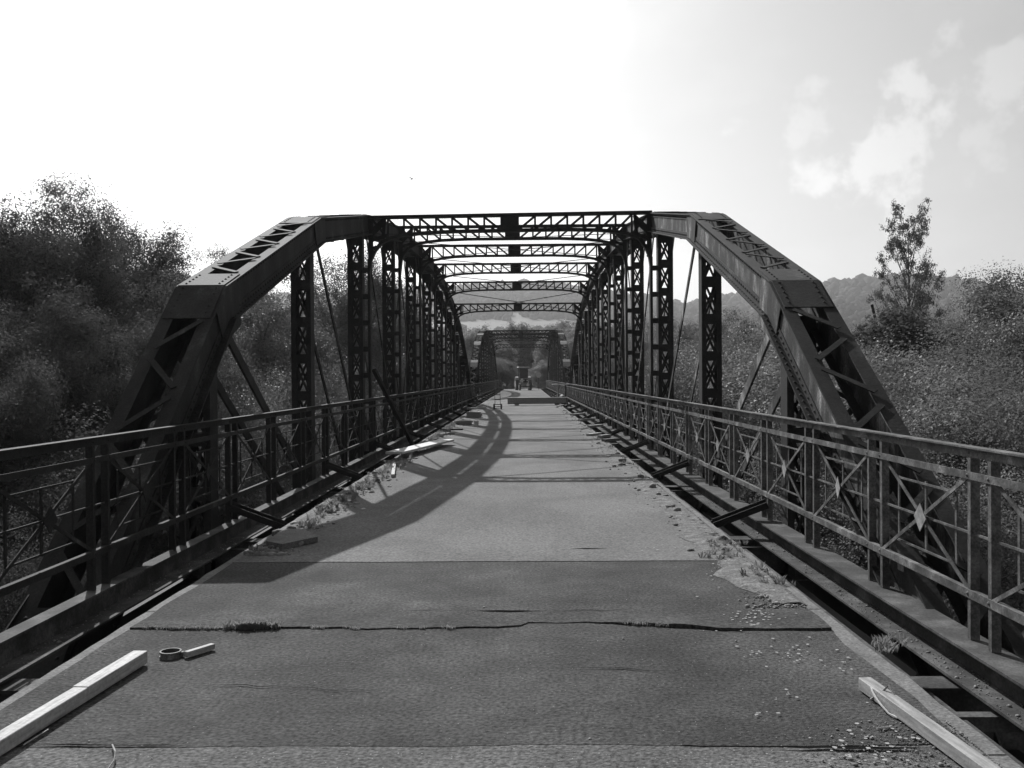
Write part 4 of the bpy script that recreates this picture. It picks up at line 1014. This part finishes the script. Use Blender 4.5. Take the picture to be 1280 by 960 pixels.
weeds('edge_weeds', pts, .012, .05, 'weeds sprouting along both edges of the road')
# wire bit near bottom left, twig
pts = [tuple(gp(133, 935, .015)), tuple(gp(137, 944, .035)), tuple(gp(135, 955, .02)), tuple(gp(128, 965, .012))]
tag(MB().tube(pts, .004, 5).build('wire_scrap', M['wood_grey']), 'bent scrap of wire on the road at the lower left', 'wire')
tag(MB().tube([tuple(gp(20, 936, .01)), tuple(gp(52, 916, .02))], .003, 5).build('twig', M['wood']), 'thin pale twig beside the left foreground timber', 'twig')

# ------------------------------------------------------------------ tractor, sign, house, bird
Yt = 112
tk = thing('tractor', 'old tractor with a light roof parked at the far end of the bridge road', 'tractor', (at(655, Yt), Yt, 0), R(8))
mb = MB().box(-.32, .32, -1.25, .15, .85, 1.3); mb.box(-.38, .38, .15, 1.0, .7, 1.15); mb.build('bonnet', M['machine'], tk, bevel=.04)
MB().box(-.26, .26, -1.29, -1.25, .88, 1.26).build('grille', M['steel_dark'], tk)
for s in (-1, 1):
    MB().tube([(s * .20, -1.34, 1.1), (s * .20, -1.29, 1.1)], .07, 12).build('headlight', M['white'], tk)
    w_ = MB().tube([(s * .80 - .17, .75, .70), (s * .80 + .17, .75, .70)], .70, 22).build('rear_wheel', M['rubber'], tk); MB().tube([(s * .98, .75, .70), (s * .985, .75, .70)], .36, 16).build('hub', M['white'], w_)
    w_ = MB().tube([(s * .66 - .10, -1.0, .40), (s * .66 + .10, -1.0, .40)], .40, 18).build('front_wheel', M['rubber'], tk); MB().tube([(s * .77, -1.0, .40), (s * .775, -1.0, .40)], .2, 14).build('hub', M['white'], w_)
    MB().prism([(s * .60, .05, 1.15), (s * .60, .25, 1.42), (s * .60, .75, 1.52), (s * .60, 1.3, 1.38), (s * .60, 1.3, 1.32), (s * .60, .75, 1.44), (s * .60, .28, 1.34)], (s * .36, 0, 0)).build('mudguard', M['machine'], tk)
    for yy in (-.05, 1.1): MB().bar((s * .5, yy, 1.1), (s * .48, yy, 2.5), .06, .06).build('cab_post', M['steel_dark'], tk)
MB().box(-.68, .68, -.25, 1.3, 2.5, 2.62).build('roof', M['white'], tk, bevel=.03)
MB().box(-.45, .45, -.06, -.05, 1.35, 2.45).build('windscreen', M['glass'], tk)
MB().tube([(.2, -.7, 1.3), (.2, -.7, 2.0)], .03, 8).build('exhaust', M['steel_dark'], tk)
MB().tube([(-.75, -1.0, .4), (.75, -1.0, .4)], .05, 8).build('axle', M['steel_dark'], tk)
MB().box(-.25, .25, .7, .95, 1.15, 1.65).build('seat', M['rubber'], tk)
tk.scale = (.95, 1.05, 1.05)
Ys = 116; sg_ = thing('road_sign', 'round pale road sign on a post right of the tractor, beyond the bridge', 'sign', (at(673.5, Ys), Ys, 0))
MB().tube([(0, 0, -.1), (0, 0, 2.0)], .035, 8).build('post', M['steel'], sg_)
MB().tube([(0, -.045, 1.78), (0, -.06, 1.78)], .33, 28).build('sign_plate', M['white'], sg_); MB().tube([(0, -.040, 1.78), (0, -.045, 1.78)], .345, 28).build('rim', M['steel_rail'], sg_)
# house behind the poplar
Yh = 80; hx = at(1108, Yh); hz = 1.58 + (471 - 425) / 1200 * Yh - 3.4; hs = thing('house', 'small pale house with a dark roof half hidden in the scrub below the poplar', 'house', (hx, Yh, hz), R(25))
MB().box(-1.6, 1.6, -2, 2, -4, 2.7).build('wall', M['wall'], hs)
mb = MB(); mb.prism([(-1.9, -2.3, 2.65), (0, -2.3, 4.0), (0, -2.3, 4.12), (-2.0, -2.3, 2.72)], (0, 4.6, 0)); mb.prism([(1.9, -2.3, 2.65), (2.0, -2.3, 2.72), (0.002, -2.3, 4.12), (0.002, -2.3, 4.0)], (0, 4.6, 0)); rf = mb.build('roof', M['roof'], hs)
MB().box(.3, .7, .3, .7, 3.4, 4.6).build('chimney', M['concrete'], rf)
MB().prism([(-1.6, -1.98, 2.7), (1.6, -1.98, 2.7), (0, -1.98, 3.98)], (0, 3.96, 0)).build('gable', M['wall'], hs)
for xx in (-.8, .8): MB().box(xx - .3, xx + .3, -2.03, -2.003, 1.2, 2.1).build('window', M['glass'], hs)
# leaning pole left of the poplar
pz = thing('leaning_pole', 'thin pole leaning among the bushes left of the poplar', 'pole', (at(1101, 58), 58, float(terrain_z(at(1101, 58), 58))))
MB().tube([(0, 0, 0), (-.05, 0, 6.2), (-.25, 0, 8.6)], [.05, .035, .02], 6).build('shaft', M['steel'], pz); MB().bar((-.18, 0, 8.0), (-.62, 0, 9.9), .16, .03, (1, 0, 0)).build('blade', M['steel'], pz)
# bird
bd = thing('bird', 'small bird gliding high in the white sky above the bridge', 'bird', (at(517, 70), 70, 1.58 + (471 - 223) / 1200 * 70), .6)
mb = MB(); mb.tube([(0, -.16, 0), (0, -.08, .01), (0, .05, .01), (0, .18, 0)], [.012, .04, .045, .01], 8); mb.prism([(-.03, .16, 0), (.03, .16, 0), (.05, .27, 0), (-.05, .27, 0)], (0, 0, .006))
for s in (-1, 1):
    mb.prism([(s * .02, -.05, .02), (s * .17, -.08, .10), (s * .36, .04, .07), (s * .16, .05, .09), (s * .02, .07, .02)], (0, 0, .008))
mb.build('body', M['rubber'], bd)

# ------------------------------------------------------------------ haze
hm = bpy.data.materials.new('haze'); hm.use_nodes = True; t = hm.node_tree; t.nodes.clear()
o_ = N(t, 'ShaderNodeOutputMaterial'); pv = N(t, 'ShaderNodeVolumePrincipled'); pv.inputs['Color'].default_value = g(.92); pv.inputs['Density'].default_value = .00022
pv.inputs['Anisotropy'].default_value = .45; t.links.new(pv.outputs[0], o_.inputs['Volume'])
MB().box(-4400, 4400, -4400, 4400, -12, 300).build('haze', hm, kind='stuff', label='thin pale haze over the whole valley', category='haze')
